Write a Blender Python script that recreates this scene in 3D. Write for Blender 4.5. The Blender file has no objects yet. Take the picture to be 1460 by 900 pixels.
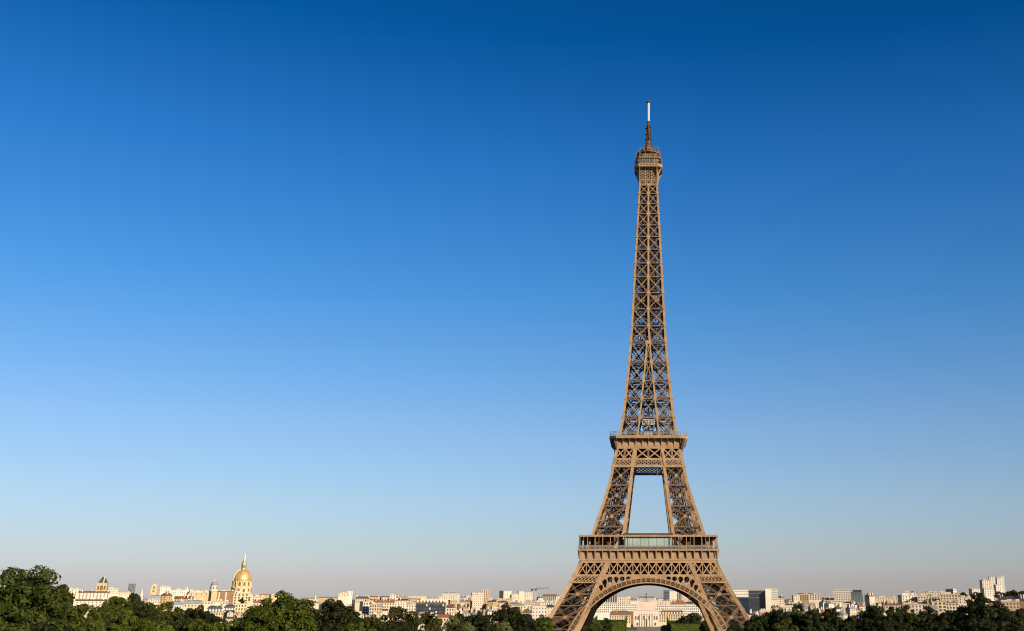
import bpy, bmesh, math, random
from mathutils import Vector, Matrix
R = math.radians
random.seed(7)
SC = bpy.context.scene
COL = SC.collection

# ------------------------------------------------------------------ camera
F_PX, PITCH, PPX, PPY, TD, HC = 1540.0, 0.318, 924.5, 350.0, 600.0, 32.1
CS, SN = math.cos(PITCH), math.sin(PITCH)
cam_d = bpy.data.cameras.new("camera")
cam_d.sensor_width = 36.0
cam_d.sensor_fit = 'HORIZONTAL'
cam_d.lens = 36.0 * F_PX / 1460.0
cam_d.shift_x = -(PPX - 730.0) / 1460.0
cam_d.shift_y = -(450.0 - PPY) / 1460.0
cam_d.clip_start = 0.5
cam_d.clip_end = 90000.0
cam = bpy.data.objects.new("camera", cam_d)
COL.objects.link(cam)
cam.location = (0, 0, HC)
cam.rotation_euler = (math.pi / 2 + PITCH, 0, 0)
SC.camera = cam

# ------------------------------------------------------------------ light
SUN_EL, SUN_AZ = R(19), R(42)          # azimuth measured from straight behind the camera towards the right
to_sun = Vector((math.sin(SUN_AZ) * math.cos(SUN_EL), -math.cos(SUN_AZ) * math.cos(SUN_EL), math.sin(SUN_EL)))
sun_d = bpy.data.lights.new("sun", 'SUN')
sun_d.energy = 5.0
sun_d.angle = R(0.5)
sun_d.color = (1.0, 0.86, 0.66)
sun = bpy.data.objects.new("sun", sun_d)
COL.objects.link(sun)
sun.rotation_euler = to_sun.to_track_quat('Z', 'Y').to_euler()
sun.location = to_sun * 500

W = bpy.data.worlds.new("World")
SC.world = W
W.use_nodes = True
nt = W.node_tree
nt.nodes.clear()
N = nt.nodes.new
sky = N('ShaderNodeTexSky')
sky.sky_type = 'NISHITA'
sky.sun_disc = False
sky.sun_elevation = SUN_EL
sky.sun_rotation = math.atan2(to_sun.x, to_sun.y)
sky.altitude = 60
sky.air_density = 1.0
sky.dust_density = 0.6
sky.ozone_density = 2.0
tc = N('ShaderNodeTexCoord')
sep = N('ShaderNodeSeparateXYZ')
nt.links.new(tc.outputs['Generated'], sep.inputs[0])
ramp = N('ShaderNodeValToRGB')           # clear, polarised evening air: the sky deepens with height
SKY_RAMP = [(0.004, (.69, .69, .96)), (0.0156, (.63, .63, .90)), (0.0469, (.62, .648, .85)), (0.0872, (.615, .688, .875)), (0.1459, (.565, .70, .92)),
            (0.2643, (.265, .65, .995)), (0.3797, (.115, .523, .977)), (0.4871, (.008, .36, .76)), (0.62, (.03, .27, .54)), (0.85, (.12, .22, .33))]
def set_ramp(r, stops, interp='LINEAR'):
    cr = r.color_ramp
    cr.interpolation = interp
    while len(cr.elements) < len(stops):
        cr.elements.new(0.5)
    for e, (p, c) in zip(cr.elements, stops):
        e.position = p
        e.color = (*c, 1)
set_ramp(ramp, SKY_RAMP)
nt.links.new(sep.outputs['Z'], ramp.inputs[0])
mul = N('ShaderNodeMix')
mul.data_type = 'RGBA'
mul.blend_type = 'MULTIPLY'
mul.inputs[0].default_value = 1.0
nt.links.new(sky.outputs[0], mul.inputs[6])
nt.links.new(ramp.outputs[0], mul.inputs[7])
bg = N('ShaderNodeBackground')
bg.inputs[1].default_value = 0.0728
nt.links.new(mul.outputs[2], bg.inputs[0])
wo = N('ShaderNodeOutputWorld')
nt.links.new(bg.outputs[0], wo.inputs[0])

SC.view_settings.view_transform = 'Standard'
SC.view_settings.look = 'None'
SC.view_settings.exposure = 0.88
SC.view_settings.gamma = 1.0
SC.cycles.filter_width = 1.1
SC.cycles.max_bounces = 5
SC.cycles.diffuse_bounces = 3
SC.cycles.transparent_max_bounces = 8

# ------------------------------------------------------------------ helpers
def ray(px, py):
    u = (PPY - py) / F_PX
    return Vector(((px - PPX) / F_PX, CS - u * SN, SN + u * CS))
def P(px, py, Y):
    """World point at ground distance Y on the sight line through a place in the photograph."""
    d = ray(px, py)
    return Vector((0, 0, HC)) + d * (Y / d.y)
def lerp(a, b, t): return a + (b - a) * t
def interp(z, tab):
    if z <= tab[0][0]:
        return tab[0][1]
    for (z0, v0), (z1, v1) in zip(tab, tab[1:]):
        if z <= z1:
            return v0 + (v1 - v0) * (z - z0) / (z1 - z0)
    return tab[-1][1]
def sstep(a, b, x):
    t = min(1, max(0, (x - a) / (b - a)))
    return t * t * (3 - 2 * t)

class MB:
    """Collects boxes, bars and faces; build() links them as ONE mesh object."""
    def __init__(s): s.v, s.f = [], []
    def add(s, vs, fs):
        o = len(s.v)
        s.v += [tuple(x) for x in vs]
        s.f += [tuple(i + o for i in q) for q in fs]
    def quad(s, a, b, c, d): s.add([a, b, c, d], [(0, 1, 2, 3)])
    def bar(s, p, q, w, t, n):
        """beam from p to q: w wide across, t thick along the normal n"""
        p, q, n = Vector(p), Vector(q), Vector(n)
        d = q - p
        if d.length < 1e-6: return
        d.normalize()
        sd = d.cross(n)
        if sd.length < 1e-6:
            sd = d.orthogonal()
        sd.normalize()
        n = sd.cross(d).normalized()
        a, b = sd * w / 2, n * t / 2
        s.add([p - a - b, p + a - b, p + a + b, p - a + b, q - a - b, q + a - b, q + a + b, q - a + b],
              [(0, 3, 2, 1), (4, 5, 6, 7), (0, 1, 5, 4), (1, 2, 6, 5), (2, 3, 7, 6), (3, 0, 4, 7)])
    def lattice(s, p, q, w, n, edge=0.3, t=0.4, lace=0.2):
        """open lattice beam: two edge bars and zigzag lacing"""
        p, q, n = Vector(p), Vector(q), Vector(n)
        d = (q - p)
        L = d.length
        d.normalize()
        sd = d.cross(n).normalized()
        h = w / 2 - edge / 2
        s.bar(p + sd * h, q + sd * h, edge, t, n)
        s.bar(p - sd * h, q - sd * h, edge, t, n)
        k = max(1, int(L / (w * 1.1)))
        for i in range(k):
            a, b = p + d * (L * i / k), p + d * (L * (i + 1) / k)
            sg = 1 if i % 2 else -1
            s.bar(a + sd * h * sg, b - sd * h * sg, lace, t * 0.8, n)
    def box(s, x0, x1, y0, y1, z0, z1):
        s.add([(x0, y0, z0), (x1, y0, z0), (x1, y1, z0), (x0, y1, z0), (x0, y0, z1), (x1, y0, z1), (x1, y1, z1), (x0, y1, z1)],
              [(0, 3, 2, 1), (4, 5, 6, 7), (0, 1, 5, 4), (1, 2, 6, 5), (2, 3, 7, 6), (3, 0, 4, 7)])
    def loft(s, loops, cap=True):
        """skin between closed rings of equal length"""
        n = len(loops[0])
        vs = [p for lp in loops for p in lp]
        fs = []
        for k in range(len(loops) - 1):
            for i in range(n):
                j = (i + 1) % n
                fs.append((k * n + i, k * n + j, (k + 1) * n + j, (k + 1) * n + i))
        if cap:
            fs.append(tuple(reversed(range(n))))
            fs.append(tuple((len(loops) - 1) * n + i for i in range(n)))
        s.add(vs, fs)
    def lathe(s, prof, cx=0, cy=0, n=20, cap=True):
        s.loft([[(cx + r * math.cos(2 * math.pi * i / n), cy + r * math.sin(2 * math.pi * i / n), z) for i in range(n)] for r, z in prof], cap)
    def build(s, name, m, parent=None, smooth=False):
        me = bpy.data.meshes.new(name)
        me.from_pydata(s.v, [], s.f)
        me.materials.append(m)
        if smooth:
            for p in me.polygons: p.use_smooth = True
        me.update()
        o = bpy.data.objects.new(name, me)
        COL.objects.link(o)
        o.parent = parent
        return o

def empty(name, loc, rz=0):
    o = bpy.data.objects.new(name, None)
    o.empty_display_size = 1
    COL.objects.link(o)
    o.location = loc
    o.rotation_euler = (0, 0, rz)
    return o
def tag(o, label=None, cat=None, group=None, kind=None):
    if label: o['label'] = label
    if cat: o['category'] = cat
    if group: o['group'] = group
    if kind: o['kind'] = kind
    return o

TONE = 0.76        # common scale of the paint and plaster colours
def mat(name, col, rough=0.8, metal=0.0, var=0.0, scale=1.0, spec=0.3, col2=None, bump=0.0):
    col = tuple(c * TONE for c in col)
    m = bpy.data.materials.new(name)
    m.use_nodes = True
    t = m.node_tree
    b = t.nodes['Principled BSDF']
    b.inputs['Roughness'].default_value = rough
    b.inputs['Metallic'].default_value = metal
    b.inputs['Specular IOR Level'].default_value = spec
    b.inputs['Base Color'].default_value = (*col, 1)
    if var or col2:
        g = t.nodes.new('ShaderNodeTexCoord')
        n = t.nodes.new('ShaderNodeTexNoise')
        n.inputs['Scale'].default_value = scale
        n.inputs['Detail'].default_value = 5
        t.links.new(g.outputs['Object'], n.inputs['Vector'])
        r = t.nodes.new('ShaderNodeValToRGB')
        c2 = col2 or tuple(min(1, c * (1 + var)) for c in col)
        c1 = col if col2 else tuple(c * (1 - var) for c in col)
        set_ramp(r, [(0.32, c1), (0.68, c2)])
        t.links.new(n.outputs['Fac'], r.inputs[0])
        t.links.new(r.outputs[0], b.inputs['Base Color'])
        if bump:
            bp = t.nodes.new('ShaderNodeBump')
            bp.inputs['Strength'].default_value = bump
            t.links.new(n.outputs['Fac'], bp.inputs['Height'])
            t.links.new(bp.outputs[0], b.inputs['Normal'])
    return m

def terrain(r):
    """height of the land: the viewing hill, the river flat with the tower at 0, the city rising behind"""
    z = 30.4 * (1 - sstep(12, 430, r))
    z += 27 * sstep(1600, 4300, r) + 16 * sstep(4800, 9500, r)
    return z

# ------------------------------------------------------------------ ground
def ground_material():
    m = bpy.data.materials.new("ground_cover")
    m.use_nodes = True
    t = m.node_tree
    b = t.nodes['Principled BSDF']
    b.inputs['Roughness'].default_value = 0.95
    b.inputs['Specular IOR Level'].default_value = 0.1
    g = t.nodes.new('ShaderNodeTexCoord')
    n1 = t.nodes.new('ShaderNodeTexNoise'); n1.inputs['Scale'].default_value = 0.012; n1.inputs['Detail'].default_value = 8
    n2 = t.nodes.new('ShaderNodeTexNoise'); n2.inputs['Scale'].default_value = 0.3; n2.inputs['Detail'].default_value = 6
    t.links.new(g.outputs['Object'], n1.inputs['Vector']); t.links.new(g.outputs['Object'], n2.inputs['Vector'])
    r1 = t.nodes.new('ShaderNodeValToRGB'); set_ramp(r1, [(0.40, (0.045, 0.065, 0.022)), (0.60, (0.20, 0.17, 0.13))])
    r2 = t.nodes.new('ShaderNodeValToRGB'); set_ramp(r2, [(0.3, (0.7, 0.7, 0.7)), (0.7, (1.15, 1.15, 1.15))])
    t.links.new(n1.outputs['Fac'], r1.inputs[0]); t.links.new(n2.outputs['Fac'], r2.inputs[0])
    mx = t.nodes.new('ShaderNodeMix'); mx.data_type = 'RGBA'; mx.blend_type = 'MULTIPLY'; mx.inputs[0].default_value = 1
    t.links.new(r1.outputs[0], mx.inputs[6]); t.links.new(r2.outputs[0], mx.inputs[7])
    t.links.new(mx.outputs[2], b.inputs['Base Color'])
    return m
rs = [0, 8, 12] + list(range(20, 440, 20)) + [460, 520, 600, 800, 1100, 1600] + list(range(1800, 4400, 200)) + [4800, 5400, 6200, 7000, 7800, 8600, 9500, 12000, 20000, 40000]
g = MB()
g.lathe([(max(r, 0.01), terrain(r)) for r in rs], n=96, cap=False)
o = g.build("ground", ground_material(), smooth=True)
o.data.flip_normals() if o.data.polygons[0].normal.z < 0 else None
tag(o, kind='structure')

m_ = MB()
m_.quad((-13, 660, 0.03), (13, 660, 0.03), (14, 1486, 0.03), (-14, 1486, 0.03))
tag(m_.build("path", mat("sandy_path", (0.30, 0.22, 0.14), var=0.25, scale=0.08, rough=0.95, spec=0.1)), kind='structure')
# ------------------------------------------------------------------ the iron tower
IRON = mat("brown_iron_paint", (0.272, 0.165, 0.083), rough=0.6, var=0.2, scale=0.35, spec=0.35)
IRON_SHADED = mat("brown_iron_shaded", (0.160, 0.095, 0.050), rough=0.6, var=0.15, scale=0.3, spec=0.3)  # same paint as the girders, darkened for the shade within fine lattice
IRON_DARK_SHADED = mat("dark_and_shaded_iron", (0.06, 0.04, 0.027), rough=0.7, var=0.2, scale=0.3, spec=0.2)  # darkest iron: interior shade put into the colour, also the mast's dark tone
RED_ROOM = mat("dark_red_lacquer", (0.10, 0.03, 0.02), rough=0.5, var=0.2, scale=0.4)
TEAL_GLASS = mat("pale_teal_glass", (0.26, 0.32, 0.30), rough=0.2, var=0.12, scale=0.15, spec=0.6)
WHITE_PAINT = mat("white_paint", (0.40, 0.40, 0.40), rough=0.5, var=0.05, scale=1.0)
GREY_STONE = mat("grey_masonry", (0.36, 0.33, 0.28), var=0.2, scale=0.4)
MESH_GREY = mat("grey_wire_mesh", (0.22, 0.20, 0.17), rough=0.6, var=0.1, scale=1.0)

A_TAB = [(0, 62.4), (21.6, 50.05), (40.5, 39.53), (44.4, 37.6), (50.5, 34.75), (57, 32.0), (65.2, 29.0), (78.9, 24.6), (90.1, 21.3), (100, 19.3),
         (104.1, 18.45), (109.8, 17.45), (119.5, 15.3), (126.8, 14.3), (140.5, 12.75), (157.9, 11.2), (168.6, 10.35), (184, 9.5), (199.5, 8.73), (231.6, 7.2), (265.4, 5.5), (280, 5.35)]
B_TAB = [(0, 43.5), (18.4, 34.6), (24.7, 31.5), (34.4, 27.2), (40.5, 24.9), (44.4, 22.8), (50.5, 19.9), (57, 17.2), (65.1, 12.6), (78.9, 10.9), (90, 9.6), (99.5, 8.5),
         (104, 7.3), (109.7, 6.9), (119.4, 5.4), (126.7, 4.6), (137.3, 3.55), (147.3, 2.7), (157.9, 1.6), (168.5, 0.9), (180, 0.0), (300, 0.0)]
def A(z): return interp(z, A_TAB)
def B(z): return interp(z, B_TAB)
ROT = [Matrix.Rotation(k * math.pi / 2, 3, 'Z') for k in range(4)]
def F(k, u, z, out=0.0):
    """point on outer face k at lateral place u, height z, 'out' metres proud of it"""
    return ROT[k] @ Vector((u, -(A(z) + out), z))
def FN(k): return ROT[k] @ Vector((0, -1, 0.3)).normalized()
def G(k, u, w, z): return ROT[k] @ Vector((u, -w, z))

tower = tag(empty("lattice_tower", (0, TD, 0)), "tall brown iron lattice tower on four splayed legs with three platforms and a white antenna", "tower")

NODES_LOW = [0, 8.6, 19.2, 29.8, 40.6, 50.4, 57.0]
NODES_UP = [57.0, 68.3, 79.0, 90.0, 99.9, 109.8]
def frange(a, b, st):
    out, z = [], a
    while z < b - 1e-3:
        out.append(z); z += st
    return out + [b]

for sx in (-1, 1):
    for sy in (-1, 1):
        # four corner girders of one leg
        m = MB()
        zs = [0, 8.6, 19.2, 29.8, 40.6, 44.4, 50.4, 57, 65, 72, 79, 90, 99.9, 104, 109.8, 114.4]
        for (fx, fy) in ((A, A), (B, A), (A, B), (B, B)):
            for z0, z1 in zip(zs, zs[1:]):
                wd = 2.1 if z0 < 57 else 1.6
                if fx is A and fy is A: wd *= 0.92
                p = Vector((sx * (fx(z0) - 0.5 * wd * (1 if fx is A else -0.0)), sy * (fy(z0) - 0.5 * wd * (1 if fy is A else -0.0)), z0))
                q = Vector((sx * (fx(z1) - 0.5 * wd * (1 if fx is A else -0.0)), sy * (fy(z1) - 0.5 * wd * (1 if fy is A else -0.0)), z1 + 0.05))
                m.bar(p, q, wd, wd, (0, 1, 0))
        leg = m.build("leg", IRON, tower)
        def lp(fx, fy, z, ins=0.0): return Vector((sx * (fx(z) - ins * (1 if fx is A else -1)), sy * (fy(z) - ins * (1 if fy is A else -1)), z))
        # bracing, one lattice frame per storey and face
        faces = [((A, A), (B, A), Vector((0, sy, 0.3))), ((A, A), (A, B), Vector((sx, 0, 0.3))),
                 ((A, B), (B, B), Vector((0, -sy, 0.3))), ((B, A), (B, B), Vector((-sx, 0, 0.3)))]
        for nodes, low in ((NODES_LOW, True), (NODES_UP, False)):
            for z0, z1 in zip(nodes, nodes[1:]):
                for fi, (c0, c1, n) in enumerate(faces):
                    if fi < 2 and z0 in (40.6, 50.4, 99.9): continue      # the belts of the platforms stand here
                    m = MB()
                    w = 1.0 if low else 0.8
                    a0, a1, b0, b1 = lp(*c0, z0, .6), lp(*c1, z0, .6), lp(*c0, z1, .6), lp(*c1, z1, .6)
                    m.lattice(a0, b1, w, n, edge=0.22 if low else 0.19, lace=0.1)
                    m.lattice(a1, b0, w, n, edge=0.22 if low else 0.19, lace=0.1)
                    if not low: m.lattice(b0, b1, w * 0.9, n, edge=0.24, lace=0.13)
                    else: m.bar(b0, b1, 0.3, 0.3, n)
                    zm = (z0 + z1) / 2
                    c, d = lp(*c0, zm, .6), lp(*c1, zm, .6)
                    if low:
                        m.lattice(c, d, w * 0.85, n, edge=0.22, lace=0.13)
                    x = (a0 + a1 + b0 + b1) / 4
                    g_ = MB(); g_.bar(x - Vector((0, 0, 0.8)), x + Vector((0, 0, 0.8)), 1.7 if low else 1.4, 0.6, n)
                    if fi < 2: g_.build("gusset_plate", IRON, leg)
                    if fi > 1: m.build("brace_panel", IRON_SHADED, leg); continue
                    m.bar((a0 + a1) / 2, c, 0.2, 0.2, n); m.bar((a0 + a1) / 2, d, 0.2, 0.2, n)
                    m.bar((b0 + b1) / 2, c, 0.2, 0.2, n); m.bar((b0 + b1) / 2, d, 0.2, 0.2, n)
                    m.build("brace_panel", IRON_SHADED, leg)
        # horizontal frames inside the leg
        for z in NODES_LOW[1:] + NODES_UP[1:]:
            m = MB()
            q = [lp(A, A, z, .8), lp(B, A, z, .8), lp(B, B, z, .8), lp(A, B, z, .8)]
            m.bar(q[0], q[2], 0.5, 0.5, (0, 0, 1)); m.bar(q[1], q[3], 0.5, 0.5, (0, 0, 1))
            for i in range(4): m.bar((q[i] + q[(i + 1) % 4]) / 2, (q[(i + 1) % 4] + q[(i + 2) % 4]) / 2, 0.35, 0.35, (0, 0, 1))
            m.build("inner_frame", IRON_DARK_SHADED, leg)
        # lift track climbing inside
        m = MB()
        for z0, z1 in zip(zs, zs[1:]):
            if z0 > 105: break
            def cpt(z, o): return Vector((sx * ((A(z) + B(z)) / 2 + o), sy * ((A(z) + B(z)) / 2 - o), z))
            for o_ in (-2.2, -1.2, 1.2, 2.2):
                m.bar(cpt(z0, o_), cpt(z1, o_), 0.38, 0.5, (sx, sy, 0))
            for k in range(3):
                z = lerp(z0, z1, k / 3)
                m.bar(cpt(z, -2.2), cpt(z, 2.2), 0.22, 0.25, (0, 0, 1))
                m.bar(cpt(z, -2.2), cpt(lerp(z0, z1, (k + 1) / 3), 2.2), 0.2, 0.2, (0, 0, 1))
        m.build("lift_track", IRON_DARK_SHADED, leg)
        # zigzag staircase
        m = MB()
        z, sg = 3.0, 1
        while z < 108:
            if not (49 < z < 57):
                c0, c1 = (A(z) + B(z)) / 2, (A(z + 2.4) + B(z + 2.4)) / 2
                off = 2.4
                p = Vector((sx * (c0 + off * sg - 1.4), sy * (c0 + 3.0 if low else c0 + 2), z))
                q = Vector((sx * (c1 - off * sg - 1.4), sy * (c1 + 3.0 if low else c1 + 2), z + 2.4))
                m.bar(p, q, 0.9, 0.3, (0, 0, 1))
                m.bar(p + Vector((0, 0, 1)), q + Vector((0, 0, 1)), 0.2, 0.2, (0, 0, 1))
                m.bar(q - Vector((0.8, 0, 0)), q + Vector((0.8, 0, 0)), 1.1, 0.25, (0, 0, 1))
            z += 2.4; sg = -sg
            if 49 < z < 51.4: m.build("staircase", IRON_DARK_SHADED, leg); m = MB()
        m.build("staircase", IRON_DARK_SHADED, leg)
        # masonry footings
        for fx, fy in ((A, A), (B, A), (A, B), (B, B)):
            m = MB()
            cx, cy = sx * (fx(1.5) - .5), sy * (fy(1.5) - .5)
            m.loft([[(cx - r, cy - r, z), (cx + r, cy - r, z), (cx + r, cy + r, z), (cx - r, cy + r, z)] for r, z in ((4, -0.5), (3.6, 1.5), (2.0, 2.6))])
            m.build("masonry_footing", GREY_STONE, leg)

# arches under the first platform, with the arcaded spandrels above them
ZC0, RI, RO = 0.8, 39.6, 42.6
T0, T1 = R(9), R(171)
def plate_with_holes(outer, holes, thick):
    cu = bpy.data.curves.new("plate_outline", 'CURVE')
    cu.dimensions = '2D'; cu.fill_mode = 'BOTH'; cu.extrude = thick / 2
    for lpv in [outer] + holes:
        sp = cu.splines.new('POLY'); sp.points.add(len(lpv) - 1)
        for p, (x, y) in zip(sp.points, lpv): p.co = (x, y, 0, 1)
        sp.use_cyclic_u = True
    ob = bpy.data.objects.new("plate_outline", cu)
    me = bpy.data.meshes.new_from_object(ob)
    bpy.data.objects.remove(ob); 
    return me
for k in range(4):
    m = MB()
    n = FN(k)
    def AP(th, r, out): return F(k, r * math.cos(th), ZC0 + r * math.sin(th), out)
    NS = 47
    ths = [lerp(T0, T1, i / NS) for i in range(NS + 1)]
    for r0, r1 in ((RI, RI + 0.62), (RO - 0.62, RO)):
        m.loft([[AP(t, r0, 0.55), AP(t, r1, 0.55), AP(t, r1, -0.2), AP(t, r0, -0.2)] for t in ths])
    for i, t in enumerate(ths):
        if i % 1 == 0:
            m.bar(AP(t, RI + .6, 0.2), AP(t, RO - .6, 0.2), 0.52, 0.5, n)
    arch = m.build("arch", IRON, tower)
    m = MB()     # scroll lattice between the two rims, and the soffit lacing
    for t0, t1 in zip(ths, ths[1:]):
        m.bar(AP(t0, RI + .6, 0), AP(t1, RO - .6, 0), 0.16, 0.2, n); m.bar(AP(t1, RI + .6, 0), AP(t0, RO - .6, 0), 0.16, 0.2, n)
        tm = (t0 + t1) / 2
        ring = [AP(tm + 0.55 * math.cos(a) / RI, RI + 1.5 + 0.55 * math.sin(a), 0.05) for a in [i * math.pi / 3 for i in range(6)]]
        for p, q in zip(ring, ring[1:] + ring[:1]): m.bar(p, q, 0.15, 0.25, n)
    m.build("arch_scrollwork", IRON_SHADED, arch)
    m = MB()
    for r0, r1 in ((RI + .04, RI + .2), (RO - .2, RO - .04)):
        m.loft([[AP(t, r0, -0.22), AP(t, r1, -0.22), AP(t, r1, -7.0), AP(t, r0, -7.0)] for t in ths])
    m.loft([[AP(t, RI + .2, -6.7), AP(t, RO - .2, -6.7), AP(t, RO - .2, -7.0), AP(t, RI + .2, -7.0)] for t in ths])
    for t0, t1 in zip(ths, ths[1:]):
        for r in ():
            m.bar(AP(t0, r, -0.2), AP(t1, r, -3.9), 0.5, 0.2, AP(t0, 1, 0) - AP(t0, 0, 0)); m.bar(AP(t1, r, -0.2), AP(t0, r, -3.9), 0.5, 0.2, AP(t0, 1, 0) - AP(t0, 0, 0))
            m.bar(AP(t0, r, -0.2), AP(t0, r, -3.9), 0.7, 0.3, AP(t0, 1, 0) - AP(t0, 0, 0))
    m.build("arch_soffit", IRON_DARK_SHADED, arch)
    # spandrels (left and right of the crown)
    ztop = 43.95
    for sg in (-1, 1):
        def rr(u): return ZC0 + math.sqrt(max(0, (RO - 0.3) ** 2 - u * u))
        us = [lerp(0.4, 30.2, i / 40) for i in range(41)]
        low = [(u, rr(u)) for u in us if rr(u) < B(rr(u)) * 0 + ztop - 0.25 and u <= B(rr(u)) + 1.2]
        ul = low[-1][0]
        outer = [(low[0][0], ztop)] + low + [(B(ztop) + 0.8, ztop)]
        holes = []
        for hu, hz, hr, bu in ((10.0, 42.65, 1.1, None), (13.0, 42.5, 1.2, None), (16.0, 42.4, 1.22, 15.8), (19.1, 42.35, 1.3, 18.75), (21.75, 41.1, 1.25, 21.2), (23.5, 38.6, 1.1, 23.1), (25.3, 36.6, .75, None)):
            pts = []
            for q in range(28):
                a = 2 * math.pi * q / 28
                x, z = hu + hr * math.cos(a), hz + hr * math.sin(a)
                if bu is not None and math.sin(a) < -.3:      # draw the lower half down to a stem
                    k_ = (-math.sin(a) - .3) / .7
                    zb = rr(bu) + .45
                    x = lerp(x, bu + .35 * math.copysign(1, math.cos(a)) * abs(math.cos(a)), k_ ** .8); z = lerp(z, zb, k_)
                z = max(z, rr(x) + .3)
                pts.append((x, z))
            holes.append(pts)
        me = plate_with_holes(outer, holes, 0.5)
        for v in me.vertices:
            v.co = F(k, sg * v.co.x, v.co.y, v.co.z + 0.05)
        me.materials.append(IRON)
        so = bpy.data.objects.new("spandrel", me); COL.objects.link(so); so.parent = arch

# first platform: deck, cross-braced belt, frieze of panels, gallery
m = MB()
for (x0, x1, y0, y1) in ((-34.9, 34.9, -34.9, -13), (-34.9, 34.9, 13, 34.9), (-34.9, -13, -13, 13), (13, 34.9, -13, 13)):
    m.box(x0, x1, y0, y1, 56.1, 56.55)
first = m.build("first_platform", IRON_DARK_SHADED, tower)
BAYS = 18
for k in range(4):
    for w_, x_ in ((13.0, 30.5), (24.0, 20.5)):
        m = MB()
        m.loft([[G(k, s * x_, w_ + .3, 45.9), G(k, s * x_, w_ - .3, 45.9), G(k, s * x_, w_ - .3, 56.05), G(k, s * x_, w_ + .3, 56.05)] for s in (-1, 1)])
        m.build("dark_backing_plate", IRON_DARK_SHADED, first)  # added dark plates under the deck so the belt gaps read as shade
        m = MB()
        if w_ > 20:
            m.loft([[G(k, s * x_, w_ + .3, 41.0), G(k, s * x_, w_ - .3, 41.0), G(k, s * x_, w_ - .3, 44.3), G(k, s * x_, w_ + .3, 44.3)] for s in (-1, 1)])
            m.build("dark_backing_plate", IRON_DARK_SHADED, first)  # added lower plate that darkens the view through the spandrel holes
for k in range(4):
    n = FN(k)
    m = MB()                                       # belt beams
    for z0, z1, o_ in ((43.6, 44.7, 0.25), (50.25, 51.35, 0.3)):
        m.loft([[F(k, s * (A(z0) + .3), z0, o_), F(k, s * (A(z0) + .3), z0, -0.5), F(k, s * (A(z1) + .3), z1, -0.5), F(k, s * (A(z1) + .3), z1, o_)] for s in (-1, 1)])
    for sg in (-1, 1):
        m.loft([[F(k, sg * u(z0), z0, 0.22), F(k, sg * u(z0), z0, -0.4), F(k, sg * u(z0 + .7), z0 + .7, -0.4), F(k, sg * u(z0 + .7), z0 + .7, 0.22)]
                for z0 in (40.5,) for u in (A, B)])
    belt = m.build("belt_beam", IRON, first)
    m = MB()                                       # Xs of the belt
    hw = 34.9
    pitch = 2 * hw / BAYS
    nb = 20
    for i in range(-nb // 2, nb // 2):
        for hlf in (0,):
            u0, u1 = i * pitch, (i + 1) * pitch
            lo, hi = 44.6, 50.3
            def cl(u, z): return max(-A(z) + .2, min(A(z) - .2, u))
            if abs((u0 + u1) / 2) > A(47.5): continue
            m.bar(F(k, cl(u0, lo), lo, 0), F(k, cl(u1, hi), hi, 0), 0.5, 0.35, n)
            m.bar(F(k, cl(u1, lo), lo, 0), F(k, cl(u0, hi), hi, 0), 0.5, 0.35, n)
            m.bar(F(k, cl(u1, lo), lo, 0.05), F(k, cl(u1, hi), hi, 0.05), 0.42, 0.35, n)
    m.build("belt_truss", IRON, first)
    m = MB()                                       # inner leg girder lines crossing the belt
    for sg in (-1, 1):
        for z0, z1 in ((40.5, 44.4), (44.4, 50.4)):
            m.bar(F(k, sg * (B(z0) + .6), z0, 0.3), F(k, sg * (B(z1) + .6), z1, 0.3), 2.0, 0.5, n)
    m.build("belt_girder", IRON, first)
    m = MB()                                       # small diamond lattice over the legs
    for sg in (-1, 1):
        nd = 7
        z0, z1 = 41.15, 43.65
        for i in range(nd):
            def pt(t, z): return F(k, sg * lerp(B(z) + 1.5, A(z) - 1.0, t), z, 0.1)
            t0, t1 = i / nd, (i + 1) / nd
            m.bar(pt(t0, z0), pt(t1, z1), 0.36, 0.3, n); m.bar(pt(t1, z0), pt(t0, z1), 0.36, 0.3, n)
    m.build("diamond_lattice", IRON, first)
    for sg in (-1, 1):
        m = MB()
        m.loft([[F(k, sg * u, z, -2.2), F(k, sg * u, z, -2.5)] + [F(k, sg * u, z2, -2.5), F(k, sg * u, z2, -2.2)] for (u, z, z2) in ((B(42) + 1.6, 40.9, 43.9), (A(42) - 2.6, 40.9, 43.9))])
        m.build("dark_backing_web", IRON_DARK_SHADED, first)  # added dark plate behind the diamonds to blacken their gaps
    m = MB()                                       # frieze
    m.loft([[G(k, s * 34.7, 34.55, 51.3), G(k, s * 34.7, 33.6, 51.3), G(k, s * 34.7, 33.3, 56.0), G(k, s * 34.7, 33.8, 56.0)] for s in (-1, 1)])
    m.loft([[G(k, s * 34.85, 34.95, 51.36), G(k, s * 34.85, 34.5, 51.36), G(k, s * 34.85, 34.5, 52.3), G(k, s * 34.85, 34.8, 52.3)] for s in (-1, 1)])
    m.loft([[G(k, s * 35.7, 35.75, 56.1), G(k, s * 35.7, 34, 56.1), G(k, s * 35.7, 34, 56.9), G(k, s * 35.7, 35.75, 56.9)] for s in (-1, 1)])
    frieze = m.build("frieze", IRON, first)
    for i in range(BAYS + 1):
        m = MB()
        u = -34.6 + 69.2 * i / BAYS
        h = 0.22
        prof = [(34.2, 52.32), (35.1, 52.32), (35.3, 54.2), (35.6, 56.08), (33.7, 56.08)]
        m.loft([[G(k, u + s * h, w, z) for w, z in prof] for s in (-1, 1)])
        m.build("bracket", IRON, frieze)
    # gallery: posts, rail, roof edge
    m = MB()
    m.loft([[G(k, s * 35.2, 35.25, 62.9), G(k, s * 35.2, 34.5, 62.9), G(k, s * 35.2, 34.5, 63.6), G(k, s * 35.2, 35.25, 63.6)] for s in (-1, 1)])
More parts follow.
